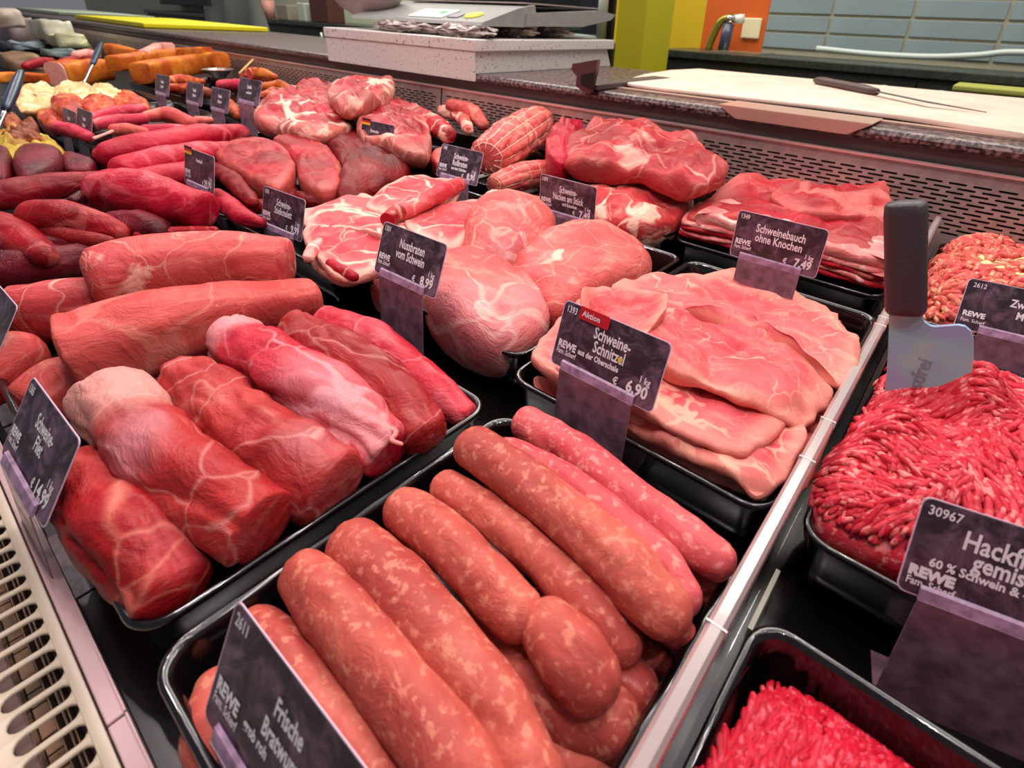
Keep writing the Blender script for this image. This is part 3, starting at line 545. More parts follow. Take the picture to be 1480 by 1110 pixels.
# ------------------------------------------------------------------ beef, left
GB = 'dark beef pieces at the left'
def beef(label, mat, pts, rp, z, **k): return log('beef_piece', label, 'meat', mat, pts, rp, z, n=34, m=28, amp=.16, nf=3., group=GB, **k)
beef('bright red shiny beef fillet lying on top by the Roastbeef sign', M_BEEFB, [(148, 278), (190, 280), (240, 292), (290, 304)], [31, 35, 34, 29], [.11, .12, .11, .09], ends=(.5, .4))
beef('long wet beef piece stretching to the left edge behind the shiny fillet', M_BEEF, [(-50, 292), (10, 282), (80, 270), (140, 262)], [20, 23, 22, 16], .05)
beef('beef piece with a pale tapered tip in the centre of the left pile', M_BEEF, [(50, 312), (90, 316), (130, 325), (168, 336)], [22, 27, 26, 18], [.10, .10, .08, .05])
beef('dark round beef end beneath the shiny fillet', M_BEEFD, [(170, 328), (200, 330), (228, 335)], [24, 27, 20], .03)
beef('broad dull red beef piece at the left edge below the long one', M_BEEF, [(-40, 335), (0, 340), (40, 355), (66, 372)], [30, 32, 26, 16], .04)
beef('beef strip edged with brownish fat under the pale-tipped piece', M_ROAST, [(58, 335), (90, 342), (130, 348), (160, 350)], [9, 15, 14, 8], .05)
beef('dark red beef piece lowest of the left pile', M_BEEFD, [(-50, 392), (20, 388), (80, 382), (130, 372)], [26, 31, 29, 22], -.02)
beef('dark beef chunk under the fat-edged strip', M_BEEFD, [(70, 362), (110, 360), (160, 356)], [20, 22, 18], .0)
beef('small greyish purple flap beside the shiny fillet', M_BEEFD, [(106, 290), (120, 284), (132, 280)], [8, 10, 7], .11)
beef('thin red trimming behind the upper pork loin', M_BEEF, [(200, 342), (260, 336), (310, 334)], [8, 9, 7], .02)
for lab, pts, z, H in (('dark purple liver piece cut by the left edge', [(-20, 228), (12, 222), (20, 235), (16, 262), (-20, 266)], .05, .09),
                    ('dark purple block of liver with a smooth cut face', [(24, 232), (50, 220), (84, 224), (95, 236), (84, 252), (50, 264), (26, 262)], .05, .10),
                    ('lighter red liver piece right of the dark block', [(96, 228), (118, 232), (140, 240), (132, 250), (100, 252), (92, 242)], .03, .06)):
    piece('liver_piece', lab, 'meat', M_BEEFD if 'dark' in lab else M_BEEF, pts, z, H, group='liver pieces', D=.1, p=3., amp=.01, n=40, rings=10)
# ------------------------------------------------------------------ long fillets and roast beef
beef2 = lambda label, mat, pts, rp, z, **k: log('beef_fillet', label, 'meat', mat, pts, rp, z, n=34, m=26, amp=.10, nf=2.6, group='long smooth beef fillets', **k)
beef2('uppermost long smooth beef fillet behind the small flagged sign', M_BEEFB, [(160, 224), (220, 212), (290, 200), (346, 193)], [20, 22, 20, 14], [.10, .12, .12, .10])
beef2('long beef fillet below, passing behind the Roastbeef sign', M_BEEFB, [(180, 246), (240, 234), (300, 224), (350, 218)], [21, 24, 20, 13], [.08, .08, .06, .05])
beef2('lowest smooth beef fillet between the two flagged signs', M_BEEFB, [(190, 262), (230, 256), (280, 250), (320, 246)], [16, 19, 17, 12], [.05, .04, .03, .02])
GR = 'thick roast beef steaks'
def steak(name, label, mat, pts, z, H, **k):
    k.setdefault('group', GR); return piece(name, label, 'meat', mat, pts, z, H, **k)
steak('beef_steak', 'thick roast beef steak with a pale fat streak, nearest the Roastbeef sign', M_STEAK, [(314, 226), (340, 210), (378, 206), (410, 220), (427, 243), (424, 264), (404, 282), (378, 276), (348, 256), (322, 240)], .10, .07, D=.12, p=4., tilt=(.0, .08))
steak('beef_steak', 'roast beef steak in the middle of the three, leaning on its neighbour', M_STEAK, [(396, 206), (430, 200), (466, 214), (490, 240), (496, 262), (488, 282), (458, 288), (434, 270), (428, 244), (408, 222)], .08, .08, D=.14, p=4., tilt=(.0, .08))
steak('beef_roast', 'dark mottled roast beef joint right of the steaks', M_ROAST, [(452, 208), (500, 200), (545, 206), (576, 228), (594, 252), (578, 268), (540, 284), (512, 294), (488, 290), (494, 260), (480, 232)], .04, .14, D=.14, p=2.6, amp=.03)
log('beef_strip', 'brownish beef strip curling out under the first steak', 'meat', M_ROAST, [(318, 246), (338, 262), (356, 282), (366, 292)], [11, 13, 12, 8], .06, group=GR, amp=.2)
log('beef_strip', 'cut beef edge under the first steak, above the Stielkotelett sign', 'meat', M_ROAST, [(366, 298), (392, 298), (416, 288), (424, 276)], [13, 14, 12, 8], .02, group=GR, amp=.2)
log('beef_strip', 'bright red wet beef strip right of the Roastbeef sign', 'meat', M_BEEFB, [(314, 282), (332, 298), (352, 314), (378, 322)], [10, 14, 14, 8], .02, group=GR, amp=.15)
log('beef_strip', 'brown-red underside of the middle steak', 'meat', M_ROAST, [(432, 286), (456, 294), (484, 288)], [10, 12, 9], .02, group=GR, amp=.2)
V, F = boxm(-3.75, -3.2, 1.5, 1.9, .02, .028); tag(mk('separator_sheet', V, F, plain('grey_sheet', (70, 66, 70), .4), smooth=False), 'dark grey separator sheet between the roast beef steaks', 'sheet')
# ------------------------------------------------------------------ pork chops
GK = 'bone-in pork chops'
def chop(label, pts, z, H=.03, parent=None, **k): return piece('pork_chop', label, 'meat', M_CHOP, pts, z, H, group=GK, D=.035, p=5., amp=.018, curl=.05, **k)
chop('large pork chop behind, below the mottled roast joint', [(450, 302), (500, 285), (545, 288), (572, 308), (556, 330), (500, 338), (450, 330), (434, 315)], .06)
chop('pork chop in front of the pile beside the Nussbraten sign', [(438, 340), (470, 320), (520, 318), (558, 334), (566, 372), (552, 396), (520, 410), (488, 408), (470, 392), (455, 368)], .10, tilt=(0, .05))
chop('broad pork chop spread out in the middle of the tray', [(440, 322), (470, 306), (520, 300), (568, 318), (590, 345), (560, 352), (500, 338), (456, 336)], .11)
chop('pork chop at the right behind the Nussbraten sign with a white fat curve', [(592, 322), (622, 304), (668, 292), (706, 292), (700, 318), (676, 346), (648, 362), (612, 352), (586, 338)], .08)
chop('rearmost pork chop leaning beside the Rollbraten sign', [(528, 296), (560, 272), (600, 258), (640, 262), (668, 276), (650, 296), (610, 306), (566, 318)], .09)
chop('front lower pork chop whose bony edge hangs over the tray rim', [(444, 352), (470, 342), (510, 352), (548, 376), (536, 400), (506, 414), (476, 406), (452, 382)], .04)
chop('pork chop tucked under the right one, fatty rim towards the nut roasts', [(560, 334), (610, 330), (660, 344), (668, 358), (630, 372), (585, 362)], .04)
log('rib_bone', 'pale knobby bone sticking out at the left front of the chops', 'bone', M_BELLYF, [(446, 372), (454, 360), (462, 350)], [8, 9, 7], .11, amp=.2, group=GK)
log('rib_bone', 'red marrowy bone between the two front chops', 'bone', M_RIB, [(478, 380), (494, 392), (512, 400)], [7, 9, 8], .12, amp=.2, group=GK)
log('rib_bone', 'raised rib bone with meat lying across the pork chops', 'bone', M_CHOP, [(566, 312), (600, 298), (636, 280), (664, 266)], [11, 12, 13, 10], .16, ends=(.15, .15), amp=.12, group=GK)
log('rib_bone', 'round red bone end facing forward in the chop pile', 'bone', M_RIB, [(560, 318), (568, 312), (576, 306)], [11, 12, 12], .17, ends=(.1, .3), amp=.06, group=GK)
# ------------------------------------------------------------------ nut roasts, schnitzel
GN = 'round pork nut roasts'
piece('nut_roast', 'upright round nut roast at the rear, pale streak down its face', 'meat', M_NUT, [(668, 352), (676, 318), (704, 296), (744, 290), (784, 300), (803, 328), (792, 352), (764, 368), (738, 392), (704, 390), (676, 378)], .05, .17, group=GN, D=.16, p=2.2, amp=.03, nf=3)
piece('nut_roast', 'largest nut roast at the right, next to the schnitzel', 'meat', M_NUT, [(734, 392), (768, 360), (818, 342), (880, 340), (922, 356), (942, 382), (930, 404), (880, 420), (836, 446), (800, 455), (762, 426)], .03, .14, group=GN, D=.17, p=2.2, amp=.03, nf=3)
piece('nut_roast', 'pale nut roast in front, behind the Nussbraten sign', 'meat', M_NUT, [(610, 400), (650, 380), (710, 386), (762, 412), (794, 448), (784, 482), (742, 506), (694, 502), (646, 478), (610, 440)], .0, .15, group=GN, D=.17, p=2.3, amp=.03, nf=3)
piece('meat_scrap', 'small pink meat end at the left corner of the nut roast tray', 'meat', M_NUT, [(536, 412), (550, 404), (566, 412), (572, 430), (552, 432), (538, 424)], -.02, .04, D=.08, n=28, rings=8)
GZ = 'thin pork schnitzel slices'
def schn(label, pts, z, H=.045, **k): H *= .6; return piece('pork_schnitzel', label, 'meat', M_SCHN, pts, z, H, group=GZ, D=.022, n=110, rings=30, p=3.6, amp=.045, nf=3.6, curl=.05, ragged=.045, crease=.08, ymin=1.065, **k)
schn('rearmost schnitzel, folded along the back of the tray', [(880, 418), (930, 398), (1000, 402), (1080, 420), (1150, 442), (1206, 470), (1238, 500), (1236, 540), (1214, 566), (1170, 530), (1100, 490), (1010, 462), (930, 452)], .10, .06, tilt=(0, .05))
schn('middle schnitzel with a reddish streak and browned front edge', [(830, 440), (890, 424), (960, 446), (1040, 456), (1110, 486), (1168, 522), (1200, 560), (1196, 590), (1150, 606), (1086, 590), (1020, 566), (960, 546), (890, 500)], .09, .06)
schn('front schnitzel with white marbling hanging over the tray rim', [(930, 560), (980, 545), (1050, 560), (1110, 586), (1156, 626), (1148, 676), (1100, 716), (1040, 712), (986, 682), (936, 646), (905, 600)], .03, .05, tilt=(0, .04))
schn('schnitzel at the left, draped down under the Schnitzel sign', [(766, 524), (790, 482), (836, 452), (900, 470), (960, 540), (960, 594), (900, 590), (830, 574), (784, 560)], .03, .07)
schn('greenish-yellow tinged schnitzel fold behind the red Aktion tab', [(850, 430), (900, 420), (950, 440), (960, 470), (920, 490), (870, 480), (838, 458)], .14, .035)
schn('schnitzel edge squeezed against the divider', [(1130, 620), (1170, 590), (1206, 600), (1196, 640), (1166, 700), (1136, 690)], .0, .05)
schn('lowest schnitzel visible at the left tray rim', [(770, 560), (800, 560), (850, 596), (900, 640), (880, 650), (820, 610), (780, 588)], -.06, .04)
for q, (zz, lab) in enumerate(((.055, 'schnitzel lying second in the stack, mostly hidden under the top slices'), (.01, 'schnitzel third in the stack, its edge showing above the rim'), (-.05, 'pale schnitzel at the bottom of the stack, edge inside the tray'))):
    o_ = [(-.86+.03*q, 1.12), (-.6, 1.08+.02*q), (-.3, 1.10), (-.2+.01*q, 1.2), (-.19, 1.7), (-.25, 2.1), (-.6, 2.2), (-.84, 1.9), (-.88, 1.5)]
    SEED[0] += 1; V, F, mc, rim = blob(o_, zz, .03, D=.03, n=90, rings=14, p=4, amp=.03, nf=3, ragged=.03, seed=SEED[0]); tag(mk('pork_schnitzel', V, F, M_SCHN, mc=mc, rim=rim), lab, 'meat', GZ)
# ------------------------------------------------------------------ belly, neck, rolled roast, ribs
GY = 'pork belly slabs'
BO = [(978, 338), (1006, 314), (1060, 290), (1140, 285), (1230, 290), (1284, 300), (1284, 398), (1266, 420), (1200, 414), (1110, 392), (1030, 366)]
bb = piece('pork_belly', 'lowest pork belly slab with a thick pale fat rim', 'meat', M_BELLYF, BO, -.025, .03, group=GY, D=.06, p=7, amp=.02, n=90, ymin=2.57)
for q, (mt_, zz) in enumerate(((M_BELLY, .012), (M_BELLYF, .034), (M_BELLY, .056), (M_BELLYF, .078))):
    SEED[0] += 1; O_ = px([(u+q*3*(1 if u < 1100 else 0), v-q*6) for u, v in BO], zz); O_ = [(p[0], max(p[1], 2.575)) for p in O_]; V, F, mc, rim = blob(O_, zz, .022, D=.02, n=90, rings=10, p=8, amp=.02, nf=3, seed=SEED[0], ragged=.015); mk('layer', V, F, mt_, bb, mc=mc, rim=[0]*len(V))
piece('pork_belly', 'top red pork belly slab rising towards the rear panel', 'meat', M_BELLY, [(990, 316), (1020, 290), (1070, 266), (1130, 262), (1180, 284), (1240, 276), (1280, 276), (1284, 330), (1283, 372), (1262, 388), (1190, 378), (1110, 356), (1034, 332)], .12, .05, group=GY, ymin=2.6, tilt=(0, .12), D=.03, p=5, amp=.05, nf=3, n=90, rings=24)
piece('pork_belly', 'red belly slab with a white fat patch lying at the back', 'meat', M_BELLY, [(1112, 292), (1140, 270), (1190, 274), (1240, 272), (1284, 286), (1284, 318), (1220, 322), (1160, 314)], .2, .04, group=GY, tilt=(0, .12), D=.04, p=4, amp=.04, nf=4, n=70)
GE = 'marbled pork neck joints'
piece('pork_neck', 'upper pork neck joint, wide marbled cut face and dark right side', 'meat', M_NECK, [(812, 236), (826, 204), (866, 180), (920, 176), (966, 192), (1008, 214), (1046, 244), (1046, 262), (1004, 276), (976, 268), (920, 250), (860, 248)], .22, .08, group=GE, tilt=(0, .14), D=.10, p=3., amp=.05, nf=3.5, n=80, rings=20)
piece('pork_neck', 'lower pork neck joint covered in pale fat, above the tray rim', 'meat', M_NECKF, [(826, 268), (860, 252), (924, 254), (976, 276), (1002, 302), (980, 324), (926, 334), (874, 326), (836, 300)], .04, .12, group=GE, D=.17, p=2.6, amp=.04, nf=4, n=70)
piece('neck_trim', 'dark red lumpy neck piece between the rolled roast and the neck joint', 'meat', M_BEEFB, [(796, 198), (822, 184), (842, 190), (836, 214), (818, 236), (796, 232), (788, 214)], .12, .1, D=.2, n=44, rings=12, p=2, amp=.05, nf=8)
SEED[0] = 90
def netted(label, pts, rp, z, nl=12, nr=9):
    SEED[0] += 1; sd = SEED[0]; zz = z
    P = [at(u, v, h) for (u, v), h in zip(pts, zz)]; r = [a*depth(p)/FX for a, p in zip(rp, P)]
    m, n = 72, 66; V, F, mc, rim = loft(P, r, [x*.92 for x in r], n=n, m=m, seed=sd, amp=.06, nf=4, ends=(.45, .45)); V = np.array(V)
    cen = V.reshape(-1, m, 3).mean(1); rows = len(cen); Vr = V.reshape(-1, m, 3).copy()
    for i in range(rows):
        for q in range(m):
            a = abs(math.sin(math.pi*nl*q/m)); b_ = abs(math.sin(math.pi*nr*max(0, min(1, (i-4)/(rows-9)))))
            g_ = (a**.5)*(b_**.5); d = Vr[i, q]-cen[i]; Vr[i, q] = cen[i]+d*(.94+.10*g_)
    o = tag(mk('rolled_roast', Vr.reshape(-1, 3), F, M_ROLL, mc=mc, rim=rim), label, 'meat', 'netted rolled pork roasts')
    parts = []; Vs = V.reshape(-1, m, 3)
    for q in range(nl):
        k = int(q*m/nl); pts_ = [cen[i]+(Vs[i, k]-cen[i])*.965 for i in range(2, rows-2, 2)]; parts.append(tube(pts_, .0035*r[0]/.13, 5))
    for j in range(nr+1):
        i = int(4+(rows-9)*j/nr); pts_ = [cen[i]+(Vs[i, q % m]-cen[i])*.968 for q in range(0, m+1, 3)]; parts.append(tube(pts_, .0035*r[0]/.13, 5, cap=False))
    Vn, Fn = join(*parts); mk('netting', Vn, Fn, plain('net_thread', (240, 190, 168), .5), o); return o
netted('large pink rolled roast in white netting below the slotted panel', [(706, 228), (734, 208), (766, 186), (782, 176)], [30, 35, 32, 24], [.14, .17, .19, .19])
netted('smaller rolled roast in netting under the large one', [(716, 268), (752, 256), (790, 250), (812, 248)], [17, 22, 20, 12], [.05, .06, .06, .05], nl=10, nr=8)
piece('roast_end', 'pink rolled roast end sticking out left of the Rollbraten sign', 'meat', M_ROLL, [(620, 234), (632, 220), (650, 216), (660, 236), (640, 246)], .06, .06, D=.12, n=30, rings=8)
GI = 'bone-in beef rib cuts'
rib = lambda label, pts, z, H, mat=M_RIB, **k: piece('beef_rib_cut', label, 'meat', mat, pts, z, H, group=GI, D=.12, p=3, amp=.06, nf=3.2, n=60, rings=16, **k)
rib('beef rib cut with a ring of white fat, left one at the back', [(368, 176), (380, 150), (410, 134), (450, 132), (488, 146), (510, 168), (508, 186), (478, 200), (440, 200), (404, 190)], .16, .12)
rib('red rib cut with a fat cap lying against the slotted panel', [(474, 140), (486, 124), (524, 120), (562, 122), (570, 130), (548, 144), (516, 156), (490, 156)], .22, .08)
rib('small red rib cut leaning at the far back left', [(428, 132), (440, 120), (470, 122), (488, 132), (476, 148), (446, 146)], .2, .07, M_STEAK)
rib('beef rib cut with a fat rim and a hanging tip, behind the blank flagged sign', [(516, 176), (540, 154), (580, 150), (610, 164), (622, 190), (622, 222), (604, 228), (560, 216), (524, 204)], .17, .09)
log('beef_rib_cut', 'rounded rib cut with a creamy fat band right of the hanging tip', 'meat', M_RIB, [(572, 158), (602, 168), (632, 184), (648, 196)], [12, 15, 16, 12], .16, group=GI, amp=.14)
log('beef_rib_cut', 'narrow rib bone piece near the rolled roast', 'meat', M_NECKF, [(640, 160), (664, 168), (678, 188)], [9, 11, 7], .18, group=GI, amp=.2)
log('beef_rib_cut', 'pale peach-coloured meat end beside the rolled roast', 'meat', M_PEACH, [(652, 152), (680, 162), (698, 180)], [9, 13, 9], .16, group=GI, amp=.12)
# ------------------------------------------------------------------ far left trays
def far(name, label, mat, pts, rp, z, grp, **k): return log(name, label, 'meat', mat, pts, rp, z, n=20, m=20, group=grp, **k)
G1 = 'pink knuckle joints'
far('pork_knuckle', 'long pink joint at the back of the knuckle tray', M_PINK, [(130, 172), (165, 162), (206, 158)], [8, 9, 7], .14, G1)
far('pork_knuckle', 'pink joint with a pale bone left of centre in the knuckle tray', M_PINK, [(138, 180), (170, 175), (208, 172)], [9, 10, 8], .1, G1)
far('pork_knuckle', 'rounded rosy joint at the right of the knuckle tray', M_PEACH, [(212, 168), (244, 166), (276, 178)], [8, 12, 9], .1, G1)
far('pork_knuckle', 'peach joint in front with a bone pointing left', M_PEACH, [(166, 188), (184, 188), (208, 192)], [9, 10, 8], .08, G1)
far('pork_knuckle', 'small pale joint end right of the rosy joint', M_PEACH, [(284, 174), (304, 174)], [6, 5], .1, G1)
far('pork_knuckle', 'dark pink joint lowest of the knuckle tray', M_PINK, [(210, 188), (246, 188), (276, 188)], [8, 9, 7], .05, G1)
far('pork_knuckle', 'pink rounded joint left, below the orange glazed pieces', M_PINK, [(84, 184), (106, 190), (128, 198)], [9, 11, 8], .06, G1)
far('leg_bone', 'thin pale bone between the overlapping signs and the peach joint', M_HAM, [(136, 200), (152, 194), (162, 190)], [2.4, 2, 2.6], .1, G1)
far('beef_piece', 'rosy rounded beef end left of the small flagged sign', M_BEEFB, [(148, 224), (156, 222), (172, 220)], [13, 14, 12], .06, 'long smooth beef fillets')
G2 = 'orange glazed marinated pieces'
for lab, pts, z, H in (('glazed orange piece, largest and nearest the small slate sign', [(74, 156), (88, 144), (110, 142), (122, 152), (118, 164), (96, 168)], .1, .09), ('glazed orange piece in the middle of its tray', [(118, 148), (140, 142), (164, 146), (168, 156), (146, 164), (122, 160)], .1, .08),
                    ('glazed orange piece at the right with pale edges', [(162, 142), (184, 138), (212, 148), (216, 156), (190, 158), (166, 154)], .1, .07), ('low glazed orange piece above the pink rounded joint', [(54, 170), (70, 164), (92, 166), (98, 176), (80, 184), (60, 178)], .04, .06)):
    piece('marinated_piece', lab, 'meat', M_MARI, pts, z, H, group=G2, D=.1, n=32, rings=9, p=2, amp=.04)
G3 = 'pale creamy marinated slices'
for lab, pts, z, H in (('pale creamy slice at the left behind the tongs', [(24, 146), (36, 128), (66, 124), (88, 136), (80, 150), (50, 158), (28, 158)], .1, .07), ('pale creamy slice in the middle with a pink tinge', [(78, 136), (96, 124), (130, 124), (140, 136), (116, 146), (90, 146)], .12, .07),
                    ('pale creamy slice at the right with a pink end', [(128, 132), (146, 124), (170, 128), (184, 140), (164, 146), (138, 142)], .12, .06)):
    piece('marinated_slice', lab, 'meat', M_PALE, pts, z, H, group=G3, D=.1, n=32, rings=9, p=2, amp=.05)
G4 = 'brown and green marinated pieces'
for lab, mt, pts, z, H in (('yellow-green herb marinated piece at the left edge', M_GREEN, [(-10, 206), (20, 196), (48, 202), (56, 222), (30, 234), (-10, 236)], .04, .1), ('yellow-green herb marinated piece beside the liver', M_GREEN, [(46, 206), (70, 204), (94, 220), (90, 230), (60, 232), (46, 222)], .04, .08),
                    ('browned breaded piece above the green marinated ones', M_BROWN, [(0, 196), (20, 188), (52, 194), (64, 204), (40, 204), (6, 206)], .1, .05), ('brown nugget left, below the tongs', M_BROWN, [(4, 176), (18, 168), (32, 176), (28, 186), (10, 188)], .1, .06), ('brown nugget right, below the small slate sign', M_BROWN, [(30, 184), (44, 176), (56, 184), (52, 194), (36, 196)], .1, .05)):
    piece('marinated_piece', lab, 'meat', mt, pts, z, H, group=G4, D=.1, n=32, rings=9, p=2, amp=.05, nf=9)
G5 = 'smoked pork slabs'
def slab(label, pts, rp, z, cut=None, mat=M_SMOKE, **k):
    o = log('smoked_slab', label, 'meat', mat, pts, rp, z, n=24, m=24, sq=3.6, ends=(.08, .08), amp=.05, group=G5, **k); return o
fs = slab('large golden smoked slab, front one with a square cut end', [(204, 106), (250, 98), (300, 90), (320, 88)], [15, 15, 13, 12], .16)
slab('golden smoked slab lying behind the large front one', [(164, 92), (210, 86), (260, 80), (300, 76)], [11, 11, 10, 8], .24)
slab('pale-faced smoked slab at the rear left of the slabs', [(160, 72), (182, 76), (196, 78)], [9, 8, 6], .3)
slab('pinkish smoked piece at the rear right of the slabs', [(208, 80), (230, 72), (246, 70)], [7, 9, 8], .3, mat=M_HAM)
o = slab('smoked ham chunk with a pale pink cut face, behind the tongs', [(84, 107), (118, 104), (152, 101)], [18, 17, 15], .12)
def cutface(o, a0, a1, z, rp, f=1.):
    p0 = at(*a0, z); r_ = rp*depth(p0)/FX; t_ = at(*a1, z)-p0; t_ /= np.linalg.norm(t_); sd_ = np.cross(t_, [0, 0, 1.])
    sp = lambda v: math.copysign(abs(v)**.6, v)
    rg_ = [p0-t_*.10*r_+sd_*r_*sp(math.cos(a))*.94+np.array([0, 0, 1])*r_*sp(math.sin(a))*.94 for a in [i*math.pi/12 for i in range(24)]]
    V = rg_+[p-t_*.02 for p in rg_]; F = [tuple(range(24, 48)), tuple(range(23, -1, -1))]+[(i, (i+1) % 24, (i+1) % 24+24, i+24) for i in range(24)]
    mk('cut_face', V, F, M_HAM, o, mc=V, rim=[0]*48, smooth=False)
cutface(o, (84, 107), (152, 101), .12, 17.5)
slab('low orange smoked strip left of the ham chunk', [(-20, 114), (20, 112), (66, 114)], [7, 8, 7], .1)
for lab, pts, z in (('red smoked piece behind the ham chunk, left one', [(38, 96), (58, 90), (74, 88)], .15), ('dark red smoked piece behind the tongs tip', [(92, 90), (116, 86), (136, 88)], .2), ('pale pink smoked end above the dark red one', [(110, 80), (128, 78), (140, 80)], .26)):
    far('smoked_piece', lab, M_BEEF if 'pale' not in lab else M_HAM, pts, [6, 7, 5], z, G5)
G6 = 'orange marinated skewers'
for lab, mt, pts, z in (('orange-red skewer meat at the left of the skewer tray', M_MARI, [(236, 118), (262, 116), (292, 118)], .1), ('orange-red skewer meat in the front of the tray', M_MARI, [(240, 128), (270, 128), (300, 132)], .08), ('brownish skewer meat between the small signs', M_BROWN, [(294, 134), (312, 138), (330, 146)], .08),
                    ('pink meat under the foil cup', M_PINK, [(318, 122), (340, 122), (362, 126)], .12), ('orange skewer meat right of the foil cup', M_MARI, [(352, 112), (376, 110), (396, 116)], .16), ('golden skewer meat beside the slotted panel', M_SMOKE, [(360, 104), (378, 106), (398, 112)], .2),
                    ('yellowish skewer tip at the right of the signs', M_SMOKE, [(382, 126), (404, 124), (424, 130)], .14), ('brown skewer tip below the yellowish one', M_MARI, [(378, 138), (396, 134), (414, 134)], .1), ('orange skewer end between the tall sign and its neighbour', M_MARI, [(332, 150), (338, 158), (342, 168)], .06)):
    far('skewer_meat', lab, mt, pts, [6, 8, 5], z, G6, amp=.2)
SEED[0] = 200
p0, p1 = at(346, 106, .24), at(366, 86, .34); V, F = tube([p0, p1], .012, 6); tag(mk('wooden_skewer', V, F, plain('bare_wood', (206, 170, 110), .6)), 'bare wooden skewer tip pointing up by the slotted panel', 'skewer')
c = at(316, 108, .14); V = []; F = []
for k, (rr_, zz_) in enumerate(((.06, -.04), (.16, .05), (.19, .07), (.17, .07), (.14, .045), (.05, -.02))):
    for i in range(20): a = i*math.pi/10; q = 1+.08*math.sin(i*math.pi); V.append(c+np.array([rr_*math.cos(a)*(1+.06*(i % 2)), rr_*math.sin(a)*(1+.06*(i % 2)), zz_]))
F = [(k*20+i, k*20+(i+1) % 20, (k+1)*20+(i+1) % 20, (k+1)*20+i) for k in range(5) for i in range(20)]+[tuple(range(19, -1, -1)), tuple(100+i for i in range(20))]
o = tag(mk('foil_cup', V, F, plain('crinkled_foil', (220, 214, 210), .18, metal=.9), smooth=False), 'crinkled foil cup of orange sauce among the skewers', 'cup')
V = [c+np.array([.13*math.cos(i*math.pi/8), .13*math.sin(i*math.pi/8), .052]) for i in range(16)]; mk('sauce', V, [tuple(range(16))], plain('orange_sauce', (216, 110, 30), .2), o)
# tongs: two handles each, hinged
TB = plain('dark_blue_handle', (14, 38, 62), .4, coat=.15); CH_ = plain('chrome', (215, 215, 215), .14, metal=1)
def tongs(label, a, b_, c_, wpx, zs):
    pa, pb, pc = at(*a, zs[0]), at(*b_, zs[1]), at(*c_, zs[2]); e = empty('serving_tongs', pc, label, 'tongs'); wd = wpx*depth(pb)/FX
    for sg_ in (-1, 1):
        off = np.array([.6*wd*sg_, 0, 0]); pts_ = catmull([pa+off*.3, (pa+pb)/2+off*1.3, pb+off], 12)
        V, F = tube(pts_, [wd*(.55+.25*math.sin(math.pi*i/12)) for i in range(13)], 10); mk('handle', V, F, TB, e)
        V, F = tube(catmull([pb+off, (pb+pc)/2+off*.6, pc+off*.5], 8), wd*.28, 8); mk('arm', V, F, CH_, e)
    return e
tongs('small blue-black handled tongs standing over the smoked ham chunk', (147, 62), (134, 92), (121, 120), 4.5, (.50, .36, .2))
tongs('large blue-black handled tongs reaching in from the left edge', (30, 104), (8, 158), (-14, 210), 8, (.52, .34, .16))
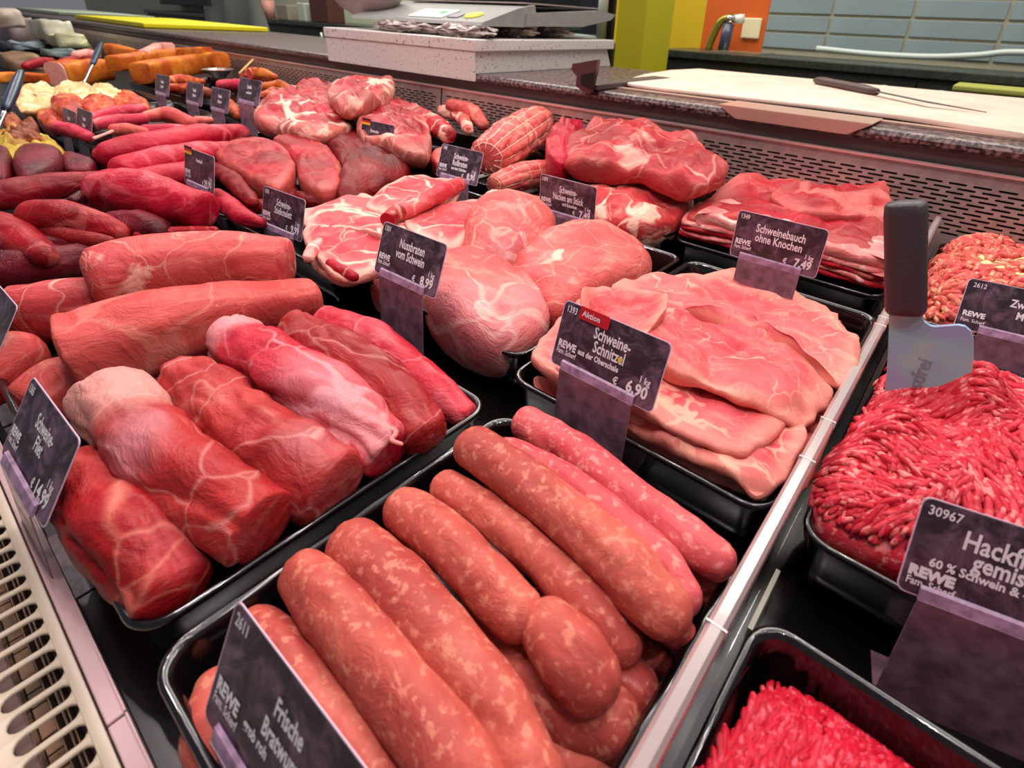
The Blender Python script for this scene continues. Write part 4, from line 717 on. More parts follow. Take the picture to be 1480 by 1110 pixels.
# ------------------------------------------------------------------ minced meat: heaps of real strands
def inpoly(P, poly):
    x, y = P[:, 0], P[:, 1]; r = np.zeros(len(P), bool); j = len(poly)-1
    for i in range(len(poly)):
        xi, yi = poly[i]; xj, yj = poly[j]; c_ = ((yi > y) != (yj > y)) & (x < (xj-xi)*(y-yi)/(yj-yi+1e-12)+xi); r ^= c_; j = i
    return r
def mince(name, label, mat, poly, z0, Hf, count, rad, length, seed, angle, dens_x=None, jit=.5, layers=(0, .006, .012)):
    """core body + many bent strands lying on it; Hf(x, y) height above z0, angle(x, y) strand heading"""
    rg = np.random.default_rng(seed); poly = np.array(poly); O = catmull(poly, 70, True); cc = O.mean(0); V, F = [], []
    V.append((cc[0], cc[1], z0+Hf(*cc)-rad))
    K = 26; prof = [(k/K)**.8 for k in range(1, K+1)]
    for s in prof:
        for q in O: x, y = cc+(q-cc)*s; V.append((x, y, z0+Hf(x, y)-rad*.8))
    for q in O: x, y = cc+(q-cc)*.97; V.append((x, y, z0-.08))
    n = len(O); F = [(0, 1+i, 1+(i+1) % n) for i in range(n)]+[(1+k*n+i, 1+(k+1)*n+i, 1+(k+1)*n+(i+1) % n, 1+k*n+(i+1) % n) for k in range(K) for i in range(n)]
    F.append(tuple(1+K*n+i for i in range(n-1, -1, -1)))
    core = tag(mk(name, V, F, mat, mc=[(a*1., b*1., c*1.) for a, b, c in V], rim=[0]*len(V)), label, 'minced meat')
    lo, hi = poly.min(0), poly.max(0); pts = rg.uniform(lo, hi, (count*4, 2)); pts = pts[inpoly(pts, O)][:count]
    SG, SD = 9, 6; m = len(pts); ang = np.array([angle(x, y) for x, y in pts])+rg.normal(0, jit*.35, m)
    Ls = rg.uniform(.5, 1.3, m)*length; layer = rg.choice(layers, m); P = np.zeros((m, SG, 3)); cur = pts.copy(); a = ang.copy(); cv = rg.normal(0, jit*.55, m)
    for k in range(SG):
        for i in range(m):
            P[i, k] = (cur[i, 0], cur[i, 1], z0+Hf(cur[i, 0], cur[i, 1])+layer[i]-(.3*rad if k in (0, SG-1) else 0))
        st = Ls/(SG-1); cur = cur+np.stack([np.cos(a)*st, np.sin(a)*st], 1); a = a+cv*.16
    T = np.gradient(P, axis=1); T /= np.linalg.norm(T, axis=2)[..., None]+1e-9; side = np.cross(T, np.array([0, 0, 1.])); side /= np.linalg.norm(side, axis=2)[..., None]+1e-9; up = np.cross(side, T)
    rr_ = rad*rg.uniform(.75, 1.25, (m, 1))*np.array([.45, .85, 1, 1.05, 1, 1.05, .97, .85, .4])[None, :]*rg.uniform(.9, 1.1, (m, SG))
    VV = np.zeros((m, SG, SD, 3))
    for k in range(SD): t = 2*math.pi*k/SD; VV[:, :, k] = P+rr_[..., None]*(math.cos(t)*side+math.sin(t)*up)
    base = (np.arange(m)*SG*SD)[:, None]; q = []
    for i in range(SG-1):
        for k in range(SD): j = (k+1) % SD; q.append((i*SD+k, i*SD+j, (i+1)*SD+j, (i+1)*SD+k))
    q += [(0, 3, 2, 1), (0, 5, 4, 3), ((SG-1)*SD, (SG-1)*SD+1, (SG-1)*SD+2, (SG-1)*SD+3), ((SG-1)*SD, (SG-1)*SD+3, (SG-1)*SD+4, (SG-1)*SD+5)]
    FF = (base[:, None, :]+np.array(q)[None]).reshape(-1, 4); VV = VV.reshape(-1, 3)
    pl = np.array(core.location)/S; me = bpy.data.meshes.new('strands'); me.vertices.add(len(VV)); me.vertices.foreach_set('co', ((VV-pl)*S).astype(np.float32).ravel())
    me.loops.add(FF.size); me.loops.foreach_set('vertex_index', FF.astype(np.int32).ravel()); me.polygons.add(len(FF)); me.polygons.foreach_set('loop_start', np.arange(0, FF.size, 4, dtype=np.int32)); me.polygons.foreach_set('loop_total', np.full(len(FF), 4, np.int32))
    me.polygons.foreach_set('use_smooth', np.ones(len(FF), bool)); me.update(calc_edges=True); me.validate()
    at_ = me.attributes.new('mc', 'FLOAT_VECTOR', 'POINT'); offs = np.repeat(rg.uniform(0, 8, (m, 3)), SG*SD, axis=0); at_.data.foreach_set('vector', (VV*.9+offs).astype(np.float32).ravel())
    me.materials.append(mat); o = bpy.data.objects.new('strands', me); COL.objects.link(o); o.parent = core; o['kind'] = 'stuff'; return core
nz = lambda x, y, f, s: noise.noise(Vector((x*f+s, y*f-s, s*.37)))
bump_ = lambda x, y, cx_, cy_, r, h: h*math.exp(-((x-cx_)**2+(y-cy_)**2)/r**2)
hp = at(1402, 574, .16); hq = at(1290, 610, .14)
def H1(x, y):
    e = min(1, max(0, (y-1.07)/.22))*min(1, max(0, (x+.10)/.16))*min(1, max(0, (.74-x)/.14))*min(1, max(0, (2.08-y)/.2)); e = math.sqrt(max(e, 0)); return .16*e+.045*e*nz(x, y, 5.5, 3)+.022*nz(x, y, 13, 9)+bump_(x, y, hp[0], hp[1], .065, .12)+bump_(x, y, hq[0], hq[1], .07, .03)
mince('mixed_mince', 'heaped coarse pink-red mixed mince, cleaver standing behind it', M_MINCE, [(-.06, 1.12), (-.085, 1.25), (-.05, 1.42), (-.045, 1.6), (.0, 1.8), (.1, 1.92), (.4, 2.0), (.64, 1.98), (.69, 1.5), (.66, 1.14), (.3, 1.09), (.02, 1.09)], -.03, H1, 6800, .0082, .060, 5,
      lambda x, y: 4.2*nz(x, y, 3.6, 17)+.4, jit=.55, layers=(0, .004, .009, .016))
def H2(x, y):
    e = min(1, max(0, (.775-y)/.13)); e = math.sqrt(e); return .155*e+.02*nz(x, y, 4, 31)+.003*nz(x, y, 13, 6)
mince('beef_mince', 'smooth bright crimson beef mince, nearest the camera at lower right', M_MINCEB, [(-.04, .12), (-.045, .3), (-.03, .5), (.02, .70), (.25, .76), (.5, .74), (.67, .70), (.69, .3), (.66, .12), (.3, .1)], -.15, H2, 9500, .0058, .045, 8,
      lambda x, y: 1.2+2.4*nz(x, y, 2.2, 41), jit=.45, layers=(0, .0015, .003))
def H3(x, y):
    e = min(1, max(0, (y-2.42)/.3))*min(1, max(0, (x+.06)/.14)); e = math.sqrt(max(0, e)); b2 = min(1, max(0, (3.5-y)/.3)); return .19*e*math.sqrt(b2)+.03*nz(x, y, 5, 13)+.03*nz(x, y, 16, 19)
mt_ = mince('onion_mince', 'pale pink onion mince with yellowish bits, behind the cleaver', M_METT, [(-.05, 2.48), (-.05, 2.8), (-.03, 3.2), (.06, 3.48), (.5, 3.5), (.78, 3.4), (.78, 2.6), (.5, 2.46), (.1, 2.45)], -.05, H3, 2600, .012, .07, 11,
      lambda x, y: 9*nz(x, y, 7, 3), jit=1.5)
ON = plain('onion', (232, 214, 140), .35)
for i in range(26):
    x, y = (rng.uniform(.12, .34), rng.uniform(2.75, 3.0)) if i < 9 else (rng.uniform(0, .6), rng.uniform(2.55, 3.4)); z = -.05+H3(x, y)+.012; s_ = rng.uniform(.014, .035 if i < 9 else .022); a = rng.uniform(0, 3)
    V, F = boxm(-s_, s_, -s_*.7, s_*.7, -.006, .006, .004); V = [(x+p[0]*math.cos(a)-p[1]*math.sin(a), y+p[0]*math.sin(a)+p[1]*math.cos(a), z+p[2]+.4*p[0]*math.sin(a*3)) for p in V]; mk('onion_bit', V, F, ON, mt_)
# ------------------------------------------------------------------ cleaver standing in the mince
YC = 1.60; cl = empty('cleaver', aty(1340, 590, YC), 'broad steel cleaver with black handle standing upright in the mince by the divider', 'cleaver')
def outl(pts): return [aty(u, v, YC)[[0, 2]] for u, v in pts]
bl = outl([(1286, 446), (1330, 446), (1333, 456), (1336, 464), (1344, 470), (1352, 471.5), (1385, 469), (1395, 471), (1403, 478), (1407, 490), (1407, 520), (1402, 560), (1396, 610), (1340, 640), (1268, 620), (1280, 560), (1284, 510)])
m, nt, b = newmat('cleaver_steel'); b.inputs['Metallic'].default_value = .12; b.inputs['Roughness'].default_value = .32
tc = N(nt, 'ShaderNodeTexCoord'); n1 = N(nt, 'ShaderNodeTexNoise', i_Scale=22., i_Detail=2.); nt.links.new(tc.outputs['Object'], n1.inputs['Vector'])
cr = N(nt, 'ShaderNodeValToRGB'); nt.links.new(n1.outputs[0], cr.inputs[0]); el = cr.color_ramp.elements; el[0].position = .35; el[0].color = lin((150, 170, 206)); el[1].position = .7; el[1].color = lin((190, 206, 184)); q = el.new(.5); q.color = lin((140, 196, 204)); nt.links.new(cr.outputs[0], b.inputs['Base Color'])  # iridescent cyan reflection of the blade put into its base colour
V, F = prism(bl, 1, YC-.006, YC+.006); mk('blade', V, F, m, cl, smooth=False)
hd0, hd1 = aty(1309, 292, YC), aty(1309, 452, YC)
V, F = [], []; axis = hd0-hd1; L_ = np.linalg.norm(axis); axis /= L_; sx_ = np.cross([0, 1., 0], axis); hw = 26.5*depth((hd0+hd1)/2)/FX; K = 16
prof = [(0, .0), (0, .86), (.03, .97), (.08, 1.0), (.5, 1.0), (.9, 1.02), (.97, .99), (1.0, .86), (1.012, .4), (1.013, 0)]
for s, w_ in prof:
    wloc = hw*(1.02-.03*s)
    for q in range(K):
        a = 2*math.pi*q/K; ca, sa = math.cos(a), math.sin(a); f = lambda t: math.copysign(abs(t)**.62, t)
        V.append(hd1+axis*L_*s+sx_*wloc*w_*f(ca)+np.array([0, 1., 0])*.032*w_*f(sa))
F = [(i*K+q, i*K+(q+1) % K, (i+1)*K+(q+1) % K, (i+1)*K+q) for i in range(len(prof)-1) for q in range(K)]
mk('handle', V, F, plain('black_grip', (58, 50, 54), .42, bump=.25, noise_scale=500), cl)
v, f = text_mesh('Rostfrei', .05, 0, 0, 'LEFT', .9, .0004); o0 = aty(1322, 584, YC)
mk('engraving', [(o0[0]-y, YC-.0072, o0[2]+x) for x, y, _ in v], f, plain('etched_grey', (124, 140, 150), .6), cl, smooth=False)
# ------------------------------------------------------------------ on the service counter
cb = [(px_, py_) for px_, py_ in ((-2.72, 4.45), (-2.66, 4.30), (-2.5, 4.22), (-1.8, 4.06), (.0, 3.86), (1.2, 3.8), (1.25, 6.3), (.1, 6.42), (-1.5, 6.55), (-2.72, 6.5), (-2.9, 6.4))]
def edgeround(poly, z0, z1, r):
    c_ = np.mean(poly, 0); V, F = [], []; n = len(poly); lev = [(r, z0), (r*.3, z0+r*.3), (0, z0+r), (0, z1-r), (r*.3, z1-r*.3), (r, z1)]
    for ins, z in lev:
        for p in poly: d = np.array(p)-c_; l = np.linalg.norm(d); q = c_+d*(1-ins/l); V.append((q[0], q[1], z))
    F = [(k*n+i, k*n+(i+1) % n, (k+1)*n+(i+1) % n, (k+1)*n+i) for k in range(5) for i in range(n)]+[tuple(range(n-1, -1, -1)), tuple(5*n+i for i in range(n))]
    return V, F
B = [at(u, v, .555)[:2] for u, v in ((906, 119), (913, 112), (930, 107), (968, 101), (1010, 99))]
bl_ = [tuple(p) for p in B]+[(1.3, 6.55), (1.3, 4.0)]+[tuple(at(u, v, .555)[:2]) for u, v in ((1480, 192), (1300, 166), (1180, 151), (1060, 138), (960, 127), (915, 121))]
V, F = edgeround(bl_, .525, .555, .012); tag(mk('cutting_board', V, F, BOARD, smooth=False), 'large used white cutting board on the counter at right', 'cutting board')
V, F = join(boxm(-2.75, 1.2, 3.98, 4.06, .513, .525)); sb = mk('steel_tray_bracket', V, F, plain('board_steel', (205, 168, 150), .35, metal=.6), smooth=False)
tag(sb, 'steel board holder with a lip hooked over the counter edge', 'holder')
a0, a1 = aty(1040, 146, 3.73)[0], aty(1262, 176, 3.73)[0]
V, F = prism([(a0, .527), (a1, .527), (a1-.12, .455), (a0+.13, .455)], 1, 3.725, 3.735); V2, F2 = boxm(a0, a1, 3.73, 4.05, .5255, .531); V, F = join((V, F), (V2, F2)); mk('lip', V, F, plain('board_steel', (205, 168, 150), .35, metal=.6), sb, smooth=False)
kn = empty('boning_knife', at(1240, 128, .56), 'thin boning knife with a dark handle lying on the white cutting board', 'knife')
ka, kb, kc, kd = at(1178, 116, .585), at(1268, 133, .585), at(1340, 148, .585), at(1426, 163, .562)
V, F = tube(catmull([ka, (ka*.6+kb*.4)+np.array([0, 0, .004]), kb], 12), [.022, .036, .04, .04, .038, .036, .036, .036, .036, .038, .04, .034, .026], 10); mk('handle', V, F, plain('brown_grip', (78, 56, 54), .45), kn)
ty = np.array([.3, 1, 0])/1.05; w0, w1, w2 = .03, .028, .002
V = [kb-ty*w0, kb+ty*w0, kc+ty*w1, kd, kc-ty*w1]; V = V+[p+np.array([0, 0, .006]) for p in V]; mk('blade', V, [(4, 3, 2, 1, 0), (5, 6, 7, 8, 9)]+[(i, (i+1) % 5, (i+1) % 5+5, i+5) for i in range(5)], plain('knife_steel', (120, 112, 108), .3, metal=.7), kn, smooth=False)
# stone pedestal and scale
PY0, PY1 = 3.72, 6.02; xa, xb = aty(474, 80, PY0)[0], aty(686, 110, PY0)[0]
pd = empty('scale_pedestal', ((xa+xb)/2, 4.9, .45), 'speckled pale stone pedestal box under the weighing scale', 'pedestal')
zt = aty(686, 57, PY0)[2]; zl = aty(686, 76, PY0)[2]
V, F = boxm(xa, xb, PY0, PY0+.018, .45, zl+.005, .004); mk('front_panel', V, F, PEDW, pd, smooth=False)
V, F = prism([(PY0+.03, .515), (PY1, .515), (PY1-.1, zl+.005), (PY0+.03, zl+.005)], 0, xa+.03, xb-.03); mk('box', V, F, PEDW, pd, smooth=False)
V, F = boxm(xa-.015, xb+.015, PY0-.012, PY1-.02, zl+.006, zt, .01); mk('top_frame', V, F, PEDW, pd, smooth=False)
sc = empty('weighing_scale', ((xa+xb)/2, 4.6, zt), 'grey retail weighing scale with keys, standing on the stone pedestal', 'scale')
GRY = plain('scale_grey', (150, 150, 146), .35, noise_amt=.06); y0 = PY0+.15; y1 = PY1-.2
xs0, xs1 = aty(548, 40, y0)[0], aty(684, 40, y0)[0]; zk = aty(684, 37, y0)[2]
V, F = prism([(y0+.2, zt+.005), (y1-.4, zt+.005), (y1-.5, zk-.01), (y0+.1, zk-.01)], 0, xs0+.3, xs1-.3); mk('base', V, F, plain('scale_dark', (70, 62, 60), .5), sc, smooth=False)
V, F = prism([(y0, zk), (y0+.02, zk+.03), (y0+.5, zk+.16), (y0+.75, zk+.2), (y0+.8, zk)], 0, xs0-.5, xs1+.1); mk('console', V, F, GRY, sc, smooth=False)
V, F = prism([(y0+.6, zk+.01), (y0+.62, zk+.12), (y1-.1, zk+.19), (y1+.25, zk+.16), (y1+.15, zk+.1), (y1-.4, zk+.02)], 0, xs0-.4, xs1+.12); mk('weighing_plate', V, F, GRY, sc, smooth=False)
V, F = boxm(xs0-.3, xs1+.05, y0+.66, y1, zk+.205, zk+.218, .003); mk('steel_top', V, F, STEEL, sc, smooth=False)
def onsl(u, v): return aty(u, v, y0+.22)
slope = lambda yy: zk+.03+(yy-y0-.02)/.48*.13
def key(nm, x, y_, w_, d_, mat, rnd=False):
    pts_ = [(x+w_*math.cos(a), y_+d_*math.sin(a)) for a in [i*math.pi/8 for i in range(16)]] if rnd else [(x-w_, y_-d_), (x+w_, y_-d_), (x+w_, y_+d_), (x-w_, y_+d_)]
    V = [(a, b2, slope(b2)+.002) for a, b2 in pts_]+[(a, b2, slope(b2)+.012) for a, b2 in pts_]; n = len(pts_)
    mk(nm, V, [tuple(range(n-1, -1, -1)), tuple(range(n, 2*n))]+[(i, (i+1) % n, (i+1) % n+n, i+n) for i in range(n)], mat, sc, smooth=False)
key('keypad', xs1-.78, y0+.2, .26, .13, plain('key_white', (214, 220, 214), .5)); key('green_key', xs1-.66, y0+.23, .05, .05, plain('key_green', (40, 170, 50), .4)); key('grey_key', xs1-.40, y0+.16, .07, .06, plain('key_grey', (140, 130, 140), .4)); key('yellow_key', xs1-.2, y0+.2, .1, .09, plain('key_yellow', (226, 216, 30), .4), True)
# customer display pod at the left: a big rounded shell
pc_ = aty(480, -2, y0-.02); V, F = [], []
for k in range(9):
    a = -math.pi/2+k*math.pi/8
    for i in range(20): t = 2*math.pi*i/20; V.append((pc_[0]+.62*math.cos(a)*math.cos(t)+.15, pc_[1]+.35+.32*math.cos(a)*math.sin(t), pc_[2]+.18+.36*math.sin(a)))
F = [(k*20+i, k*20+(i+1) % 20, (k+1)*20+(i+1) % 20, (k+1)*20+i) for k in range(8) for i in range(20)]
mk('display_pod', V, F, plain('pod_grey', (168, 150, 148), .4), sc)
# crumpled film and small foot under the scale
rg = np.random.default_rng(3)
for i, (u, v, y_, s_) in enumerate(((590, 40, PY0+.22, .5), (672, 50, PY0+.22, .36), (735, 50, PY0+.9, .34), (782, 46, PY0+1.5, .36))):
    p = aty(u, v, y_); bm = bmesh.new(); bmesh.ops.create_icosphere(bm, subdivisions=4, radius=1)
    V = [(p[0]+q.co.x*s_*(1+.5*noise.noise(q.co*3+Vector((i, 0, 0)))), p[1]+q.co.y*.16*(1+.4*noise.noise(q.co*5)), zt+.055+.06*q.co.z*(1+1.2*noise.noise(q.co*4+Vector((0, i, 0))))) for q in bm.verts]; F = [[q.index for q in f.verts] for f in bm.faces]; bm.free()
    tag(mk('crumpled_film', V, F, plain('film', (206, 190, 182), .2, noise_amt=.5, noise_scale=30, col2=(120, 104, 98)), smooth=False), ('crumpled plastic film wad under the scale, at the left of the front', 'crumpled plastic film wad under the scale, at its front right corner', 'crumpled plastic film wad under the scale, along its right side', 'crumpled plastic film wad under the scale, farthest back')[i], 'film', 'plastic film under the scale')
# clip bracket on the counter edge
e = empty('knife_holder', aty(855, 120, 3.72), 'dark bracket clipped over the counter edge right of the pedestal', 'holder')
A = lambda u, v, y=3.70: aty(u, v, y)[[0, 2]]
V, F = prism([A(832, 92), A(868, 86), A(866, 100), A(858, 134), A(852, 135), A(836, 124), A(838, 110), A(830, 100)], 1, 3.66, 3.70); mk('bracket', V, F, plain('bracket_dark', (96, 64, 62), .35, metal=.4), e, smooth=False)
V, F = prism([A(840, 108, 3.65), A(862, 104, 3.65), A(856, 130, 3.65), A(840, 122, 3.65)], 1, 3.645, 3.655); mk('window', V, F, plain('bracket_hole', (20, 22, 20), .3), e, smooth=False)
V, F = boxm(A(838, 95)[0], A(866, 95)[0], 3.70, 4.9, .515, .56, .01); mk('arm', V, F, plain('bracket_arm', (74, 60, 60), .4), e, smooth=False)
# coloured boards far left, papers and film heaps
yb = [tuple(at(u, v, .56)[:2]) for u, v in ((147, 28), (216, 46), (350, 43), (352, 37), (256, 25), (200, 24))]
V, F = edgeround([(-17.8, 4.1), (-13.0, 4.0), (-11.9, 5.8), (-17.0, 5.9)], .52, .60, .02); tag(mk('cutting_board', V, F, plain('yellow_board', (250, 236, 8), .5), smooth=False), 'bright yellow cutting board at the far end of the counter', 'cutting board')
V, F = edgeround([(-25, 4.3), (-20.5, 4.4), (-18.2, 5.9), (-24, 5.9)], .52, .60, .02); tag(mk('cutting_board', V, F, plain('mint_board', (206, 222, 196), .5), smooth=False), 'pale mint cutting board behind the yellow one', 'cutting board')
for i, (u0, v0, wu, hv, y_, c_, lab) in enumerate(((75, 44, 26, 16, 3.2, (236, 234, 214), 'crumpled pale paper sheet over the far left goods'), (20, 44, 36, 22, 2.9, (186, 162, 162), 'grey-pink paper bag at the far left'), (96, 58, 20, 10, 3.2, (236, 230, 184), 'cream paper packet below the pale sheet'), (14, 68, 20, 10, 2.6, (70, 74, 92), 'dark blue printed packet at the left edge'), (38, 66, 12, 6, 2.7, (206, 224, 232), 'small light blue packet at the far left'), (24, 88, 34, 12, 2.2, (176, 138, 106), 'brown wrapped loaf at the far left'), (52, 74, 40, 12, 3.0, (92, 66, 60), 'dark brown packet pile at the far left'), (86, 76, 12, 5, 2.9, (150, 168, 166), 'small grey-green packet behind the smoked ham'), (108, 68, 10, 7, 3.3, (196, 186, 150), 'beige packet end beside the tongs handle'), (0, 26, 30, 14, 2.4, (226, 206, 190), 'beige blurred bag in the upper left corner'))):
    p = aty(u0, v0, y_); d_ = depth(p)/FX; bm = bmesh.new(); bmesh.ops.create_cube(bm, size=1); bmesh.ops.subdivide_edges(bm, edges=bm.edges[:], cuts=5, use_grid_fill=True)
    V = []
    for q in bm.verts:
        c3 = q.co*(1-.28*max(0, q.co.length-.55)); V.append((p[0]+c3.x*2*wu*d_*1.6+.1*noise.noise(q.co*2+Vector((i*3, 0, 0))), p[1]+c3.y*.5, p[2]+c3.z*2*hv*d_*.85+.06*noise.noise(q.co*2.5+Vector((0, i*3, 0)))))
    F = [[q.index for q in f.verts] for f in bm.faces]; bm.free()
    tag(mk('goods_packet', V, F, plain('packet%d' % i, c_, .5, noise_amt=.3, noise_scale=9)), lab, 'packet')
# ------------------------------------------------------------------ kitchen side behind the counter
YW = 12.3; X = lambda u, v, y=YW: aty(u, v, y)[0]; Zz = lambda u, v, y=YW: aty(u, v, y)[2]
xo0, xo1 = X(1018, 30), X(1109, 30); xy0 = -11.2
struct('wall_back', boxm(-50, xy0-1.2, YW, YW+.2, -3.4, 4.5), plain('pale_green_wall', (190, 196, 172), .7, noise_amt=.06))
struct('wall_back_yellow', boxm(xy0-1.2, xo0, YW-.01, YW+.2, -3.4, 4.5), plain('yellow_wall', (206, 172, 18), .6))
struct('wall_back_orange', boxm(xo0, xo1, YW-.01, YW+.2, -3.4, 4.5), plain('orange_wall', (206, 92, 24), .55))
tw = struct('wall_back_tiled', boxm(xo1, 4, YW, YW+.2, -3.4, 4.5), plain('tile_grout', (166, 164, 140), .7))
TM = plain('blue_grey_tile', (140, 156, 162), .3, noise_amt=.1, noise_scale=3)
zj = [Zz(1330, 56), Zz(1330, 27)]; hgt = zj[1]-zj[0]; xw = X(1320, 40)-X(1203, 40)
tv, tf = boxm(0, xw-.05, -.03, .0, 0, hgt-.05, .006); proto = None; x_first = X(1203, 30)
for r in range(-1, 6):
    for c_ in range(-2, 5):
        x = x_first+c_*xw; z = zj[0]+r*hgt+.025
        a0_, b0_ = max(x, xo1+.01), x+xw-.05
        if b0_ <= a0_: continue
        if a0_ > x: v, f = boxm(a0_, b0_, YW-.03, YW, z, z+hgt-.05, .006); mk('tile', v, f, TM, tw, smooth=False); continue
        if proto is None: proto = mk('tile', [(p[0]+x, p[1]+YW, p[2]+z) for p in tv], tf, TM, tw, smooth=False, ); pxz = (x, z)
        else:
            o = proto.copy(); COL.objects.link(o); o.parent = tw; o.location = ((x-pxz[0])*S, 0, (z-pxz[1])*S)
# yellow column standing free in front of the wall
YC2 = 8.3; struct('wall_column', boxm(X(888, 80, YC2), X(927, 80, YC2), YC2, YC2+.9, -3.4, 4.5), plain('yellow_column', (196, 186, 16), .6))
SK = plain('dark_stone_top', (62, 66, 58), .3, noise_amt=.3, noise_scale=60); CBN = plain('dark_cabinet', (42, 44, 38), .45)
YS = 10.6; zs = Zz(1210, 90, YS)
for nm, a, b_, lab in (('sink_counter', X(945, 62, YS), 3.4, 'dark back counter with sink in front of the orange and tiled wall'), ('rear_cabinet', -34, X(890, 62, YS)-.6, 'long dark back cabinet behind the scale and the far counter')):
    e = empty(nm, ((a+b_)/2, YS+.8, -3.4), lab, 'counter' if 'sink' in nm else 'cabinet'); V, F = boxm(a, b_, YS, YW-.04, zs-.14, zs, .02); mk('worktop', V, F, SK, e, smooth=False)
    V, F = boxm(a+.1, b_-.05, YS+.12, YW-.04, -3.4, zs-.15); mk('body', V, F, CBN, e, smooth=False)
    xx = a+.15; k = 0
    while xx < b_-.5 and k < 24:
        w_ = 2.3 if 'rear' in nm else X(1329, 110, YS)-X(1200, 110, YS)+1.1
        if 'sink' in nm and k == 0: w_ = X(1328, 110, YS)-xx
        x2 = min(xx+w_, b_-.1); V, F = boxm(xx+.015, x2-.015, YS+.05, YS+.118, -3.1, zs-.2); d = mk('door', V, F, CBN, e, smooth=False)
        hx = x2-.42 if k % 2 == 0 else xx+.36; V, F = tube([(hx, YS, zs-.28), (hx, YS, zs-.8)], .045, 8); mk('handle', V, F, plain('handle_steel', (180, 200, 184), .3, metal=.5), d); xx = x2; k += 1
sk = [(X(1040, 62, YS+.9), YS+.5), (X(1110, 66, YS+.9), YS+.5), (X(1110, 66, YS+.9), YW-.3), (X(1040, 62, YS+.9), YW-.3)]
V, F = prism([(x, y) for x, y in sk], 2, zs-.01, zs+.02); tag(mk('sink', V, F, plain('sink_steel', (190, 186, 160), .2, metal=.8), smooth=False), 'steel sink rim set into the dark back counter', 'sink')
fx = X(1026, 55, 11.9); fe = empty('faucet', (fx, 11.9, zs), 'curved chrome faucet with a blue lever in front of the orange wall', 'faucet')
ftop = Zz(1040, 28, 11.9); V, F = tube(catmull([(fx, 11.9, zs), (fx+.05, 11.9, ftop-.35), (fx+.2, 11.9, ftop-.02), (fx+.5, 11.9, ftop+.04)], 16), .08, 10); mk('spout', V, F, plain('spout_chrome', (150, 140, 60), .2, metal=.5), fe)
V, F = tube([(fx+.55, 11.9, ftop+.1), (fx+.57, 11.9, ftop-.06)], .1, 10); mk('spout_tip', V, F, plain('tip_white', (220, 220, 214), .3), fe)
V, F = tube([(fx+.35, 11.85, zs), (fx+.38, 11.85, zs+.5)], .11, 10); mk('valve', V, F, plain('valve_blue', (60, 66, 92), .3), fe); V, F = tube([(fx+.38, 11.85, zs+.5), (fx+.42, 11.8, zs+.66)], .07, 8); mk('lever', V, F, CH_, fe)
ox, oz = X(1087, 41), Zz(1087, 41); o = tag(mk('wall_socket', *boxm(ox-.19, ox+.19, YW-.07, YW-.011, oz-.19, oz+.19, .02), plain('socket_white', (226, 214, 178), .4), smooth=False), 'square white wall socket plate on the orange wall', 'socket'); 
cpts = [aty(u, v, 12.0) for u, v in ((1180, 70), (1260, 78), (1340, 82), (1410, 80), (1450, 76), (1490, 76))]
for p in cpts: p[2] = max(p[2], zs+.05)
V, F = tube(catmull(cpts, 30), .05, 8); tag(mk('white_hose', V, F, plain('hose_white', (196, 206, 200), .4)), 'white hose lying along the foot of the tiled wall', 'hose')
V, F = edgeround([tuple(p) for p in ((-.9, 8.9), (1.5, 8.8), (1.5, 10.2), (-.8, 10.2))], zs-.42, zs-.36, .02); V, F = boxm(X(1376, 128, 9.5), 2.2, 9.5, 10.2, Zz(1420, 135, 9.5), Zz(1420, 126, 9.5), .02)
o = tag(mk('greenish_board', V, F, plain('green_yellow_board', (176, 178, 84), .5), smooth=False), 'yellow-green board held on a rack before the dark cabinet at far right', 'board')
# rack with white pipes before the dark void between scale and yellow column
e = empty('pipe_rack', (X(860, 60, 9), 9.0, -3.4), 'wheeled rack with white pipes before the dark void left of the yellow column', 'rack')
V, F = boxm(X(640, 40, 9.6), X(886, 20, 9.6), 9.6, 9.7, -3.4, 3.5); mk('void_sheet', V, F, plain('void_black', (16, 18, 20), .5), e, smooth=False)  # black sheet standing in for the unlit void behind the pipes
for nm, p0_, p1_, r_ in (('pipe', (874, -20), (868, 62), .09), ('pipe', (792, 50), (868, 58), .07), ('pipe', (866, 58), (860, 92), .11)):
    V, F = tube([aty(*p0_, 9.0), aty(*p1_, 9.0)], r_, 10); mk(nm, V, F, plain('pipe_white', (150, 160, 150), .4), e)
V, F = boxm(X(838, 20, 9.2), X(862, 20, 9.2), 9.2, 9.5, .2, 3.4); mk('dark_post', V, F, plain('post_blue', (34, 38, 50), .4), e, smooth=False)
V, F = tube([aty(815, 37, 8.8), aty(838, 35, 8.8)], .09, 8); mk('valve', V, F, plain('valve_teal', (110, 140, 136), .4), e)
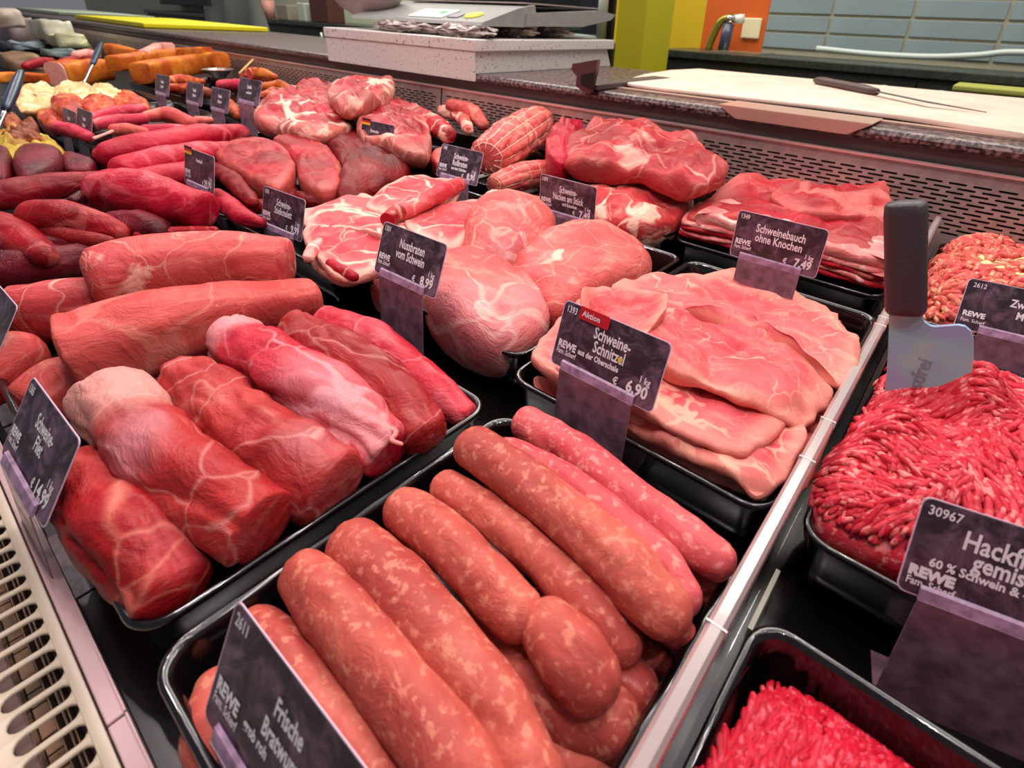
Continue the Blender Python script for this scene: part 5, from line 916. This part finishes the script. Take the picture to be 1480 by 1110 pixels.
for u, v, w_, h_, c_, lab, nm in ((388, 8, 9, 12, (214, 150, 140), 'small pink and white cup on the rear cabinet', 'cup'), (416, 10, 16, 10, (150, 140, 128), 'beige box on the rear cabinet beside the cup', 'storage_box'), (444, 8, 10, 12, (190, 196, 186), 'pale carton on the rear cabinet', 'carton'), (470, 12, 24, 16, (84, 46, 40), 'dark brown box behind the scale display', 'storage_box')):
    y_ = 10.9; p = aty(u, v, y_); d_ = depth(p)/FX
    if nm == 'cup': V, F = tube([(p[0], y_, zs), (p[0], y_, zs+2*h_*d_)], [w_*d_*.75, w_*d_], 16)
    else: V, F = boxm(p[0]-w_*d_, p[0]+w_*d_, y_-.25, y_+.35, zs, zs+2*h_*d_, .03)
    tag(mk(nm, V, F, plain('bg_%d' % u, c_, .5), smooth=nm == 'cup'), lab, nm.split('_')[-1])
# grey apron-like cloth hanging behind the yellow board
V, F = [], []; nu, nv = 34, 16; xL, xR = X(292, 20, 8.2), X(380, 20, 8.2)
for k in (0, 1):
    for j in range(nv+1):
        for i in range(nu+1): t = i/nu; V.append((xL+(xR-xL)*t+.1*(j/nv)*math.sin(t*9), 8.2+.18*math.sin(t*17+j*.2)+.04*k, 2.6-3.2*j/nv))
q = (nu+1)*(nv+1)
F = [(k*q+j*(nu+1)+i, k*q+j*(nu+1)+i+1, k*q+(j+1)*(nu+1)+i+1, k*q+(j+1)*(nu+1)+i) for k in (0, 1) for j in range(nv) for i in range(nu)]
o = tag(mk('hanging_cloth', V, F, plain('cloth_grey', (158, 164, 158), .8)), 'grey apron cloth hanging behind the far end of the counter', 'cloth')
V, F = boxm(X(303, 10, 8.1), X(312, 10, 8.1), 7.9, 8.0, .9, 2.6, .02); mk('dark_strap', V, F, plain('strap_blue', (34, 44, 60), .6), o, smooth=False)
V, F = boxm(-34, X(290, 5, 11.5), 11.4, 12.2, Zz(200, 4, 11.5), Zz(200, -6, 11.5)+.5, .03); tag(mk('wall_shelf', V, F, plain('shelf_dark', (40, 44, 44), .5), smooth=False), 'long dark wall shelf at the upper left', 'shelf')
